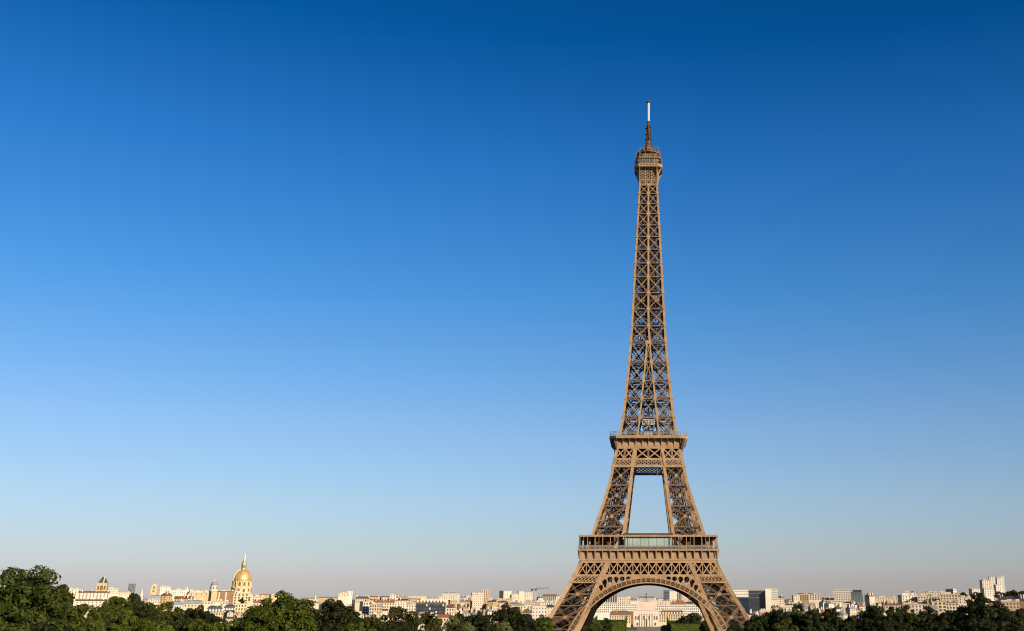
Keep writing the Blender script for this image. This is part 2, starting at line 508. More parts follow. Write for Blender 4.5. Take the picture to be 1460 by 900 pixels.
    m.loft([[G(k, s * 35.0, 34.9, 63.62), G(k, s * 27.0, 26, 63.62), G(k, s * 27.0, 26, 63.85), G(k, s * 35.0, 34.9, 63.85)] for s in (-1, 1)])
    gal = m.build("gallery_roof", IRON, first)
    for i in range(BAYS + 1):
        m = MB()
        u = -34.6 + 69.2 * i / BAYS
        if abs(u) < 11: continue
        m.bar(G(k, u, 34.9, 57.1), G(k, u, 34.9, 62.9), 0.34, 0.4, ROT[k] @ Vector((0, -1, 0)))
        if i < BAYS and i % 2 == 0:
            u2 = u + 69.2 / BAYS * 0.5
            m.bar(G(k, u2, 34.9, 57.1), G(k, u2, 34.9, 62.9), 0.16, 0.2, ROT[k] @ Vector((0, -1, 0)))
        m.build("gallery_post", IRON, gal)
    m = MB()
    nn = ROT[k] @ Vector((0, -1, 0))
    for z in (57.35, 58.1, 58.75):
        m.bar(G(k, -35, 35.2, z), G(k, 35, 35.2, z), 0.18, 0.15, nn)
    for i in range(160):
        u = -35 + 70 * i / 159
        m.bar(G(k, u, 35.2, 57.1), G(k, u, 35.2, 58.75), 0.13, 0.1, nn)
    m.build("railing", MESH_GREY, first)
    # dark rooms at the back of the gallery
    for s in (-1, 1):
        m = MB()
        x0, x1 = (13.2, 16.5) if s > 0 else (-16.5, -13.2)
        m.loft([[G(k, x, 26.0, 56.6), G(k, x, 20.0, 56.6), G(k, x, 20.0, 62.6), G(k, x, 26.0, 62.6)] for x in (x0, x1)])
        x0, x1 = (17.5, 33) if s > 0 else (-33, -17.5)
        m.loft([[G(k, x, 27.5, 56.6), G(k, x, 26.9, 56.6), G(k, x, 26.9, 63.4), G(k, x, 27.5, 63.4)] for x in (x0, x1)])
        m.build("gallery_room", RED_ROOM, first)
    # glazed pavilion in the middle
    m = MB()
    m.loft([[G(k, s * 12.6, 34.3, 63.9), G(k, s * 12.6, 22, 63.9), G(k, s * 12.6, 22, 64.75), G(k, s * 12.6, 33.9, 64.75)] for s in (-1, 1)])
    m.loft([[G(k, s * 12.3, 33.6, 56.6), G(k, s * 12.3, 22.2, 56.6), G(k, s * 12.3, 22.2, 63.88), G(k, s * 12.3, 33.6, 63.88)] for s in (-1, 1)])
    pav = m.build("glass_pavilion", IRON_DARK_SHADED, first)
    for i in range(6):
        u0, u1 = -12 + 4 * i + .07, -8 + 4 * i - .07
        m = MB()
        m.loft([[G(k, u, 33.75, 58.3), G(k, u, 33.65, 58.3), G(k, u, 33.65, 62.6), G(k, u, 33.75, 62.6)] for u in (u0, u1)])
        m.build("pane", TEAL_GLASS, pav)

# second platform
def octo(h, c, z):
    return [(-c, -h, z), (c, -h, z), (h, -c, z), (h, c, z), (c, h, z), (-c, h, z), (-h, c, z), (-h, -c, z)]
m = MB()
m.loft([octo(20.7, 17.2, 114.5), octo(20.95, 17.4, 114.7), octo(20.95, 17.4, 116.0), octo(20.6, 17.1, 116.2)])
second = m.build("second_platform", IRON, tower)
m = MB()
ro = octo(20.6, 17.1, 0)
for (a, b) in zip(ro, ro[1:] + ro[:1]):
    a, b = Vector(a), Vector(b)
    nn = (a + b).normalized(); nn.z = 0
    for z in (116.9, 117.6, 118.3):
        m.bar(a + Vector((0, 0, z)), b + Vector((0, 0, z)), 0.16, 0.14, nn)
    k_ = int((b - a).length / 1.8)
    for i in range(k_ + 1):
        p = a.lerp(b, i / k_)
        m.bar(p + Vector((0, 0, 116.1)), p + Vector((0, 0, 118.4)), 0.16, 0.14, nn)
m.build("railing", MESH_GREY, second)
for k in range(4):
    n = FN(k)
    nn = ROT[k] @ Vector((0, -1, 0))
    m = MB()
    m.loft([[G(k, s * 17.35, 17.75, 110.2), G(k, s * 17.35, 17.0, 110.2), G(k, s * 17.35, 17.0, 114.45), G(k, s * 17.35, 17.75, 114.45)] for s in (-1, 1)])
    fr = m.build("frieze", IRON, second)
    for i in range(11):
        u = -17.2 + 34.4 * i / 10
        m = MB()
        prof = [(17.76, 110.5), (17.95, 110.5), (18.2, 112.0), (18.9, 113.2), (20.3, 114.0), (20.6, 114.48), (17.76, 114.48)]
        m.loft([[G(k, u + s * 0.17, w, z) for w, z in prof] for s in (-1, 1)])
        m.build("bracket", IRON, fr)
    # heavy corner bracket
    m = MB()
    dvec = Vector((1, -1, 0)).normalized()
    for s in (-0.6, 0.6):
        pass
    side = Vector((1, 1, 0)).normalized()
    prof = [(24.6, 109.0), (25.4, 109.4), (26.4, 112.2), (27.2, 114.45), (24.6, 114.45)]
    m.loft([[ROT[k] @ (dvec * w + side * s + Vector((0, 0, z))) for w, z in prof] for s in (-0.9, 0.9)])
    m.build("corner_bracket", IRON_DARK_SHADED, fr)
    m = MB()
    for z0, z1 in ((109.4, 110.25), (103.4, 104.3), (99.4, 100.6)):
        m.loft([[F(k, s * (A(z0) + .1), z0, 0.25), F(k, s * (A(z0) + .1), z0, -0.5), F(k, s * (A(z1) + .1), z1, -0.5), F(k, s * (A(z1) + .1), z1, 0.25)] for s in (-1, 1)])
    for sg in (-1, 1):
        m.bar(F(k, sg * (B(99.6) + .6), 99.6, .2), F(k, sg * (B(109.6) + .3), 109.6, .2), 1.5, 0.5, n)
    m.build("belt_beam", IRON, second)
    m = MB()
    lo, hi = 104.2, 109.5
    def edges(z): return [-A(z) + .7, -(B(z) + 1.0), -(B(z) - .6), B(z) - .6, B(z) + 1.0, A(z) - .7]
    for i in (0, 2, 4):
        for h in (0, 1):
            def uu(t, z): e = edges(z); return lerp(e[i], e[i + 1], t)
            t0, t1 = h / 2, (h + 1) / 2
            m.bar(F(k, uu(t0, lo), lo, .05), F(k, uu(t1, hi), hi, .05), 0.62, 0.35, n)
            m.bar(F(k, uu(t1, lo), lo, .05), F(k, uu(t0, hi), hi, .05), 0.62, 0.35, n)
            if h == 0: m.lattice(F(k, uu(t1, lo), lo, 0), F(k, uu(t1, hi), hi, 0), 0.85, n, edge=0.24, lace=0.16)
            c = (F(k, uu(t0, lo), lo, .1) + F(k, uu(t1, hi), hi, .1)) / 2
            m.bar(c - Vector((0, 0, .6)), c + Vector((0, 0, .6)), 1.1, 0.4, n)
    m.build("belt_truss", IRON, second)
    m = MB()
    for i in (0, 2, 4):
        nd = 7 if i == 2 else 5
        z0, z1 = 100.5, 103.5
        for j in range(nd):
            for ph in (0, 1):
                zm = (z0 + z1) / 2
                za, zb = (z0, zm) if ph == 0 else (zm, z1)
                def pt(t, z): e = edges(z); return F(k, lerp(e[i], e[i + 1], t), z, 0.08)
                t0, t1 = j / nd, (j + 1) / nd
                m.bar(pt(t0, za), pt(t1, zb), 0.36 if k != 2 else 0.6, 0.3, n); m.bar(pt(t1, za), pt(t0, zb), 0.36 if k != 2 else 0.6, 0.3, n)
    m.build("diamond_lattice", IRON, second)
m = MB()
for i in range(-4, 5):
    m.box(i * 4 - .3, i * 4 + .3, -17, 17, 113.3, 114.4); m.box(-17, 17, i * 4 - .28, i * 4 + .28, 113.35, 114.38)
m.build("floor_joists", IRON_DARK_SHADED, second)
for s_ in (-1, 1):
    m = MB(); m.box(-8.5, 8.5, s_ * 9 - .3, s_ * 9 + .3, 104.2, 109.85); m.build("dark_backing_plate", IRON_DARK_SHADED, second)  # added dark planes that make the middle bay look shaded
    m = MB(); m.box(s_ * 9 - .3, s_ * 9 + .3, -8.4, 8.4, 104.2, 109.85); m.build("dark_backing_plate", IRON_DARK_SHADED, second)
m = MB()
m.box(-14.2, 14.2, -14.2, 14.2, 109.9, 110.1)
m.build("ceiling_plate", IRON_DARK_SHADED, second)
m = MB(); m.box(-2.2, 2.2, -20.2, -19.2, 116.3, 118.2)
m.build("kiosk", WHITE_PAINT, second)
m = MB(); m.box(-11.5, 11.5, -12, 12, 116.2, 119.6)
m.build("upper_gallery", IRON_DARK_SHADED, second)
m = MB(); m.bar((-3.6, -20.4, 116), (-3.6, -20.4, 121.5), 0.2, 0.2, (0, 1, 0))
m.build("flagpole", WHITE_PAINT, second)
m = MB()
for i in range(9): m.bar((-3.2 + .8 * i, -14.2, 122.6), (-3.2 + .8 * i, -14.2, 125.6), 0.28, 0.2, (0, 1, 0))
for i in range(4): m.bar((-3.3, -14.15, 122.7 + .95 * i), (3.3, -14.15, 122.7 + .95 * i), 0.24, 0.2, (0, 1, 0))
m.build("grille", mat("pale_grey_grille", (0.4, 0.38, 0.34)), second)

# upper shaft
SN_ = [116.2, 126.7, 137.3, 147.3, 157.9, 169.3, 178.8, 188.8, 198.4, 208.0, 216.4, 224.8, 232.6, 239.9, 247.0, 253.4, 259.9, 265.4]
shaft = empty("upper_shaft", (0, 0, 0)); shaft.parent = tower
for sx in (-1, 1):
    for sy in (-1, 1):
        m = MB()
        for z0, z1 in zip(SN_, SN_[1:]):
            wd = lerp(1.35, 0.95, (z0 - 116) / 150)
            i0, i1 = A(z0) - wd / 2, A(z1) - wd / 2
            m.bar((sx * i0, sy * i0, z0), (sx * i1, sy * i1, z1 + .04), wd, wd, (0, 1, 0))
        m.build("corner_girder", IRON, shaft)
for k in range(4):
    n = ROT[k] @ Vector((0, -1, 0.08))
    for j, (z0, z1) in enumerate(zip(SN_, SN_[1:])):
        split = z0 < 168
        m = MB()
        wd = lerp(1.25, 0.95, (z0 - 116) / 150)
        dg = lerp(0.66, 0.5, (z0 - 116) / 150)
        gp = MB()
        rows = [(-1, A, B), (1, A, B)]
        for sg, fa, fb in rows:
            def pt(t, z, o_=0.0): return F(k, sg * lerp(fa(z) - .5, fb(z) + (.0 if split else 0), t), z, o_)
            # girder
            if split or sg > 0:
                gp.bar(pt(1, z0, -.2), pt(1, z1, -.2), wd * (.72 if split else 1), 0.7, n)
            if split:      # two stacked Xs with a frame between
                zm = (z0 + z1) / 2
                m.bar(pt(0, z0, -.2), pt(1, z1, -.2), dg * .9, 0.35, n); m.bar(pt(1, z0, -.2), pt(0, z1, -.2), dg * .9, 0.35, n)
                m.lattice(pt(0, z1, -.3), pt(1, z1, -.3), 1.5, n, edge=0.26, lace=0.2)
                m.bar(pt(0, zm, -.35), pt(.5, z0, -.35), 0.34, 0.3, n); m.bar(pt(.5, z0, -.35), pt(1, zm, -.35), 0.34, 0.3, n)
                c = (pt(0, z0) + pt(1, z0) + pt(0, z1) + pt(1, z1)) / 4
                gp.bar(c - Vector((0, 0, .45)), c + Vector((0, 0, .45)), 0.9, 0.4, n)
                gp.bar(pt(1, z1 - 1.0, .0), pt(1, z1 + 1.0, .0), 1.7, 0.55, n)
                gp.bar(pt(0, z1 - .8, -.05), pt(0, z1 + .8, -.05), 1.5, 0.5, n)
            else:
                m.bar(pt(0, z0, -.2), pt(1, z1, -.2), dg, 0.4, n); m.bar(pt(1, z0, -.2), pt(0, z1, -.2), dg, 0.4, n)
                m.bar(pt(0, z1, -.25), pt(1, z1, -.25), 0.5, 0.4, n)
                c = (pt(0, z0) + pt(1, z0) + pt(0, z1) + pt(1, z1)) / 4
                gp.bar(c - Vector((0, 0, .4)), c + Vector((0, 0, .4)), 0.85, 0.45, n)
                if sg > 0: gp.bar(pt(1, z1 - .85, .1), pt(1, z1 + .85, .1), 1.9, 0.5, n)
                gp.bar(pt(0, z1 - .6, .05), pt(0, z1 + .6, .05), 1.2, 0.5, n)
        gp.build("girder_plate", IRON, shaft)
        if not split:
            ms = MB()
            def sp(t, z): return F(k, lerp(-1, 1, t) * (A(z) - 1.2), z, -1.5)
            for a_ in range(4):
                for b_ in range(2):
                    t0, t1 = a_ / 4, (a_ + 1) / 4
                    za, zb = lerp(z0, z1, b_ / 2), lerp(z0, z1, (b_ + 1) / 2)
                    ms.bar(sp(t0, za), sp(t1, zb), .36, .3, n); ms.bar(sp(t1, za), sp(t0, zb), .36, .3, n)
            ms.bar(sp(0, (z0 + z1) / 2), sp(1, (z0 + z1) / 2), .5, .3, n)
            for t in (.25, .75): ms.bar(sp(t, z0), sp(t, z1), .4, .3, n)
            ms.build("dark_fill_screen", IRON_DARK_SHADED, shaft)  # added dark bars standing in for the gloom inside the shaft
        if split:          # the middle bay between the inner girders
            a0, a1 = F(k, -B(z0), z0, -.2), F(k, B(z0), z0, -.2)
            b0, b1 = F(k, -B(z1), z1, -.2), F(k, B(z1), z1, -.2)
            m.bar(a0, b1, 0.5, 0.35, n); m.bar(a1, b0, 0.5, 0.35, n); m.bar(b0, b1, 0.75, 0.35, n)
        m.build("brace_panel", IRON_SHADED, shaft)
for j, z in enumerate(SN_[1:-1]):       # horizontal frames
    m = MB()
    a, b = A(z) - .8, B(z)
    for s in (-1, 1):
        for q in ((-a, s * a, a, s * a), (s * a, -a, s * a, a)):
            m.bar((q[0], q[1], z), (q[2], q[3], z), 0.6, 0.6, (0, 0, 1))
        m.bar((-a, s * max(b, .6), z), (a, s * max(b, .6), z), 0.5, 0.5, (0, 0, 1)); m.bar((s * max(b, .6), -a, z), (s * max(b, .6), a, z), 0.5, 0.5, (0, 0, 1))
    m.bar((-a, -a, z), (a, a, z), 0.4, 0.4, (0, 0, 1)); m.bar((-a, a, z), (a, -a, z), 0.4, 0.4, (0, 0, 1))
    for i in range(16):
        t0, t1 = 2 * math.pi * i / 16, 2 * math.pi * (i + 1) / 16
        r_ = a * 0.8
        m.bar((r_ * math.cos(t0), r_ * math.sin(t0), z), (r_ * math.cos(t1), r_ * math.sin(t1), z), 0.35, 0.35, (0, 0, 1))
    m.build("inner_frame", IRON_DARK_SHADED, shaft)
m = MB()                       # lift shaft and stair core
for z0, z1 in zip(SN_, SN_[1:]):
    cw = 2.5 if z0 < 195 else A(z0) * .5
    for sx in (-1, 0, 1):
        for sy in (-1, 0, 1):
            if sx or sy: m.bar((sx * cw, sy * cw, z0), (sx * cw, sy * cw, z1), 0.55, 0.55, (0, 1, 0))
    k_ = 4 if z0 < 195 else 6
    for i in range(k_):
        za, zb = lerp(z0, z1, i / k_), lerp(z0, z1, (i + 1) / k_)
        for s in (-1, 1):
            m.bar((-cw, s * cw, za), (cw, s * cw, zb), 0.45, 0.3, (0, 1, 0)); m.bar((s * cw, -cw, za), (s * cw, cw, zb), 0.45, 0.3, (1, 0, 0))
            m.bar((-cw, s * cw, za), (cw, s * cw, za), 0.4, 0.4, (0, 0, 1)); m.bar((s * cw, -cw, za), (s * cw, cw, za), 0.4, 0.4, (0, 0, 1))
m.build("lift_shaft", IRON_DARK_SHADED, shaft)
m = MB()                       # second-stage legs' inner faces seen through the lattice
for z0, z1 in zip(SN_[:5], SN_[1:6]):
    for sx in (-1, 1):
        for sy in (-1, 1):
            for (p0, p1) in (((A, B), (B, B)), ((B, A), (B, B))):
                def q(pr, z): return Vector((sx * max(.3, pr[0](z) - (.8 if pr[0] is A else 0)), sy * max(.3, pr[1](z) - (.8 if pr[1] is A else 0)), z))
                nv = Vector((0, 1, 0)) if p0[1] is B else Vector((1, 0, 0))
                m.bar(q(p0, z0), q(p1, z1), 0.5, 0.35, nv); m.bar(q(p1, z0), q(p0, z1), 0.5, 0.35, nv)
                m.bar(q(p1, z0), q(p1, z1), 0.9, 0.6, nv)
m.build("inner_bracing", IRON_DARK_SHADED, shaft)
m = MB()                       # lift landing half way up
zi = 193.2
for s in (-1, 1):
    m.box(s * 1.0 if s > 0 else -7.6, 7.6 if s > 0 else -1.0, -7.4, 7.4, zi + 1.0, zi + 1.5)
m.box(2.0, 7.4, -7.3, -6.9, zi + 1.5, zi + 4.0)
m.box(-7.4, -6.9, -7.3, 7.3, zi - 0.4, zi + 3.4); m.box(6.9, 7.4, -6.8, 7.3, zi - 0.4, zi + 3.4)
m.box(-6.8, 6.8, 5, 5.4, zi + 1.5, zi + 4.2)
m.build("lift_landing", IRON, tower)

# summit
m = MB()
m.loft([octo(8.0, 5.7, 276.0), octo(8.35, 5.9, 276.3), octo(8.35, 5.9, 277.9), octo(8.1, 5.7, 278.3)])
summit = m.build("summit_platform", IRON, tower)
for k in range(4):
    n = ROT[k] @ Vector((0, -1, 0))
    m = MB()
    for z in (265.3, 268.5, 275.7):
        m.bar(G(k, -5.5, 5.35, z), G(k, 5.5, 5.35, z), 0.6, 0.5, n)
    for u in (-5.2, -1.75, 1.75, 5.2):
        m.bar(G(k, u, 5.3, 265), G(k, u, 5.3, 276), 0.75 if abs(u) > 3 else 0.4, 0.5, n)
    for i in range(6):
        u0, u1 = -5.2 + 10.4 * i / 6, -5.2 + 10.4 * (i + 1) / 6
        m.bar(G(k, u0, 5.25, 265.6), G(k, u1, 5.25, 268.3), 0.34, 0.3, n); m.bar(G(k, u1, 5.25, 265.6), G(k, u0, 5.25, 268.3), 0.34, 0.3, n)
    for i in range(3):
        for j in range(4):
            u0, u1 = -5 + 10 * i / 3 + .35, -5 + 10 * (i + 1) / 3 - .35
            za, zb = 268.8 + 1.7 * j, 268.8 + 1.7 * (j + 1)
            m.bar(G(k, u0, 5.2, za), G(k, u1, 5.2, zb), 0.32, 0.3, n); m.bar(G(k, u1, 5.2, za), G(k, u0, 5.2, zb), 0.32, 0.3, n)
    m.build("window_lattice", IRON, summit)
    m = MB()
    for s in (-1, 1):
        prof = [(5.3, 266.5), (5.6, 267.5), (6.1, 271.5), (7.0, 274.2), (8.1, 276.0), (7.3, 276.0), (6.2, 274.6), (5.5, 272.0)]
        m.loft([[G(k, s * (5.1 + d), w, z) for w, z in prof] for d in (-0.25, 0.25)])
    m.build("bracket", IRON, summit)
    m = MB()
    for z in (278.9, 279.6, 280.3):
        m.bar(G(k, -5.8, 8.2, z), G(k, 5.8, 8.2, z), 0.14, 0.12, n)
    for i in range(12):
        u = -5.8 + 11.6 * i / 11
        m.bar(G(k, u, 8.2, 278.2), G(k, u, 8.2, 281.6 if i % 3 == 0 else 280.3), 0.14, 0.12, n)
    for i in range(8):
        u = -5.2 + 10.4 * i / 7
        m.bar(G(k, u, 8.0, 280.3), G(k, u * .9, 6.9, 283.2), 0.13, 0.12, n)
    m.bar(G(k, -5.4, 7.4, 281.9), G(k, 5.4, 7.4, 281.9), 0.2, 0.2, n)
    a, b = G(k, 5.8, 8.2, 279.8), G(k, 8.2, 5.8, 279.8)
    m.bar(a, b, 0.9, 0.1, (a + b).normalized())
    m.build("railing", MESH_GREY, summit)
for k in range(4):
    for i in range(6):
        u = -4.6 + 9.2 * i / 5
        m = MB(); m.loft([[G(k, u + s * .55, 8.42, z) for z in (277.0, 277.6)] + [G(k, u + s * .55, 8.3, z) for z in (277.6, 277.0)] for s in (-1, 1)]); m.build("vent_opening", IRON_DARK_SHADED, summit)
m = MB(); m.box(-4.9, 4.9, -4.9, 4.9, 265.5, 276)
m.build("summit_core", IRON_DARK_SHADED, summit)
m = MB()
m.loft([octo(6.6, 5.0, 278.3), octo(6.6, 5.0, 281.6), octo(7.6, 5.6, 281.9), octo(7.6, 5.6, 282.7)])
cab = m.build("summit_cabin", IRON_SHADED, summit)
m = MB()
for k in range(4):
    for i in range(5):
        u = -7.0 + 2.2 * i
        m.loft([[G(k, u + s * .75, 6.68, z) for z in (279.2, 281.2)] + [G(k, u + s * .75, 6.58, z) for z in (281.2, 279.2)] for s in (-1, 1)])
m.build("cabin_windows", mat("dark_window_glass", (0.03, 0.03, 0.035), rough=0.2, spec=0.6), cab)
m = MB()
m.loft([octo(4.6, 3.2, 282.7), octo(4.6, 3.2, 286.6)])
m.lathe([(6.4, 286.4), (6.8, 286.6), (6.8, 287.0), (6.0, 287.3), (4.4, 288.0)], n=24)
m.lathe([(3.6, 287.2), (3.4, 288.6), (4.6, 288.7), (4.6, 289.2), (2.9, 289.5), (2.3, 291), (1.7, 293), (1.35, 295.5)], n=12)
for z in (283.6, 284.6):
    r8 = octo(7.2, 5.2, z)
    for a, b in zip(r8, r8[1:] + r8[:1]): m.bar(a, b, .22, .2, (0, 0, 1))
for a, b in zip(octo(7.2, 5.2, 282.7), octo(7.0, 5.0, 286.6)): m.bar(a, b, .4, .4, (0, 1, 0))
for q in range(24):
    a = 2 * math.pi * q / 24
    m.bar((6.9 * math.cos(a), 6.9 * math.sin(a), 282.7), (6.8 * math.cos(a), 6.8 * math.sin(a), 286.5 if q % 2 else 284.8), .16, .16, (0, 1, 0))
rnd = random.Random(3)
for i in range(40):
    a = 2 * math.pi * i / 40 + rnd.uniform(-.1, .1)
    r_ = rnd.choice((6.6, 6.3, 5.2, 4.4))
    h = rnd.uniform(1.2, 4.0)
    m.bar((r_ * math.cos(a), r_ * math.sin(a), 287.0), (r_ * math.cos(a), r_ * math.sin(a), 287.4 + h), 0.26, 0.26, (0, 1, 0))
    if i % 2: m.box(r_ * math.cos(a) - .4, r_ * math.cos(a) + .4, r_ * math.sin(a) - .4, r_ * math.sin(a) + .4, 287.2 + h * .3, 287.8 + h * .6)
m.build("summit_roof", IRON_SHADED, summit)
m = MB()
for i in range(8):
    a = 2 * math.pi * i / 8
    m.bar((4.2 * math.cos(a), 4.2 * math.sin(a), 287.6), (1.6 * math.cos(a), 1.6 * math.sin(a), 295), 0.3, 0.3, (0, 1, 0))
for i in range(14):
    z = 289.5 + i * 1.25
    r_ = 1.1 + (1.6 if i < 2 else (1.0 if i % 3 == 0 else .45))
    for k in range(6):
        a = k * math.pi / 3 + i
        m.bar((0, 0, z), (r_ * math.cos(a), r_ * math.sin(a), z), 0.35, 0.9, (0, 0, 1))
m.lathe([(1.25, 294), (0.8, 309.0)], n=8)
mast = m.build("mast", IRON_DARK_SHADED, tower)
m = MB()
m.lathe([(0.85, 309.0), (0.85, 321.2)], n=14)
ant = m.build("antenna", WHITE_PAINT, mast)
m = MB()
m.lathe([(0.5, 321.2), (1.5, 321.4), (1.5, 321.8), (0.7, 322.0), (0.3, 323.4)], n=12)
for k in range(4):
    m.bar((0, 0, 321.6), (1.9 * math.cos(k * 1.57 + .4), 1.9 * math.sin(k * 1.57 + .4), 321.6), 0.3, 0.3, (0, 0, 1))
    m.bar((1.8 * math.cos(k * 1.57 + .4), 1.8 * math.sin(k * 1.57 + .4), 321.2), (1.8 * math.cos(k * 1.57 + .4), 1.8 * math.sin(k * 1.57 + .4), 322.4), 0.25, 0.25, (0, 1, 0))
m.build("antenna_cap", IRON_DARK_SHADED, ant)
# ------------------------------------------------------------------ city
def facade(name, col, win, bw=2.7, bh=3.1, mort=0.085, var=0.12):
    """plastered wall with a regular grid of windows"""
    m = bpy.data.materials.new(name)
    m.use_nodes = True
    t = m.node_tree
    b = t.nodes['Principled BSDF']
    b.inputs['Roughness'].default_value = 0.8
    b.inputs['Specular IOR Level'].default_value = 0.2
    g = t.nodes.new('ShaderNodeTexCoord')
    s = t.nodes.new('ShaderNodeSeparateXYZ')
    t.links.new(g.outputs['Object'], s.inputs[0])
    ad = t.nodes.new('ShaderNodeMath'); ad.operation = 'ADD'
    t.links.new(s.outputs['X'], ad.inputs[0]); t.links.new(s.outputs['Y'], ad.inputs[1])
    cb = t.nodes.new('ShaderNodeCombineXYZ')
    t.links.new(ad.outputs[0], cb.inputs[0]); t.links.new(s.outputs['Z'], cb.inputs[1])
    br = t.nodes.new('ShaderNodeTexBrick')
    br.offset = 0.0
    br.inputs['Scale'].default_value = 0.1
    br.inputs['Brick Width'].default_value = bw * 0.1
    br.inputs['Row Height'].default_value = bh * 0.1
    br.inputs['Mortar Size'].default_value = mort
    br.inputs['Mortar Smooth'].default_value = 0.0
    col = tuple(c * TONE for c in col)
    br.inputs['Color1'].default_value = (*win, 1)
    br.inputs['Color2'].default_value = (*[min(1, c * 1.8 + .02) for c in win], 1)
    t.links.new(cb.outputs[0], br.inputs['Vector'])
    n = t.nodes.new('ShaderNodeTexNoise'); n.inputs['Scale'].default_value = 0.15; n.inputs['Detail'].default_value = 6
    t.links.new(g.outputs['Object'], n.inputs['Vector'])
    r = t.nodes.new('ShaderNodeValToRGB'); set_ramp(r, [(0.3, tuple(c * (1 - var) for c in col)), (0.7, tuple(min(1, c * (1 + var)) for c in col))])
    t.links.new(n.outputs['Fac'], r.inputs[0]); t.links.new(r.outputs[0], br.inputs['Mortar'])
    t.links.new(br.outputs['Color'], b.inputs['Base Color'])
    return m
DK = (0.05, 0.05, 0.055)
COLS = {'cream': (0.55, 0.43, 0.29), 'pale cream': (0.59, 0.49, 0.36), 'pinkish': (0.58, 0.44, 0.35), 'white': (0.63, 0.57, 0.48), 'tan': (0.44, 0.32, 0.18),
        'brown': (0.24, 0.14, 0.08), 'yellow cream': (0.58, 0.45, 0.26), 'grey': (0.36, 0.34, 0.32), 'ochre': (0.52, 0.37, 0.18), 'stone': (0.56, 0.48, 0.39)}
WALL = {k: mat("wall_" + k.replace(' ', '_'), c, var=0.10, scale=0.12, rough=0.85, spec=0.2) for k, c in COLS.items()}
FAC = {k: facade("facade_" + k.replace(' ', '_'), c, DK) for k, c in COLS.items()}
ROOFM = {'zinc': mat("zinc_roof", (0.20, 0.21, 0.235), rough=0.45, var=0.15, scale=0.2), 'slate': mat("dark_slate_roof", (0.055, 0.052, 0.06), rough=0.6, var=0.25, scale=0.25),
         'tile': mat("red_tile_roof", (0.26, 0.105, 0.055), var=0.25, scale=0.3), 'gravel': mat("flat_gravel_roof", (0.33, 0.30, 0.26), var=0.15, scale=0.3),
         'brown': mat("brown_roof", (0.15, 0.085, 0.055), var=0.25, scale=0.3), 'lead': mat("lead_roof", (0.24, 0.22, 0.24), rough=0.5, var=0.12, scale=0.3)}
CHIM = mat("chimney_brick", (0.38, 0.24, 0.14), var=0.25, scale=0.5)
CHIMP = mat("chimney_plaster", (0.55, 0.45, 0.33), var=0.15, scale=0.5)
GLASS_DK = mat("dark_glass", (0.035, 0.04, 0.052), rough=0.15, spec=0.7, var=0.2, scale=0.2)
GLASS_BL = mat("blue_grey_glass", (0.13, 0.155, 0.18), rough=0.2, spec=0.6, var=0.12, scale=0.1)
WINM = mat("window_glass", (0.07, 0.065, 0.065), rough=0.25, spec=0.5)
GOLD = mat("gold_leaf", (0.80, 0.50, 0.17), rough=0.45, metal=0.7, var=0.12, scale=0.6)
GOLD_DULL = mat("aged_gilded_lead", (0.50, 0.37, 0.19), rough=0.55, metal=0.3, var=0.25, scale=0.5)

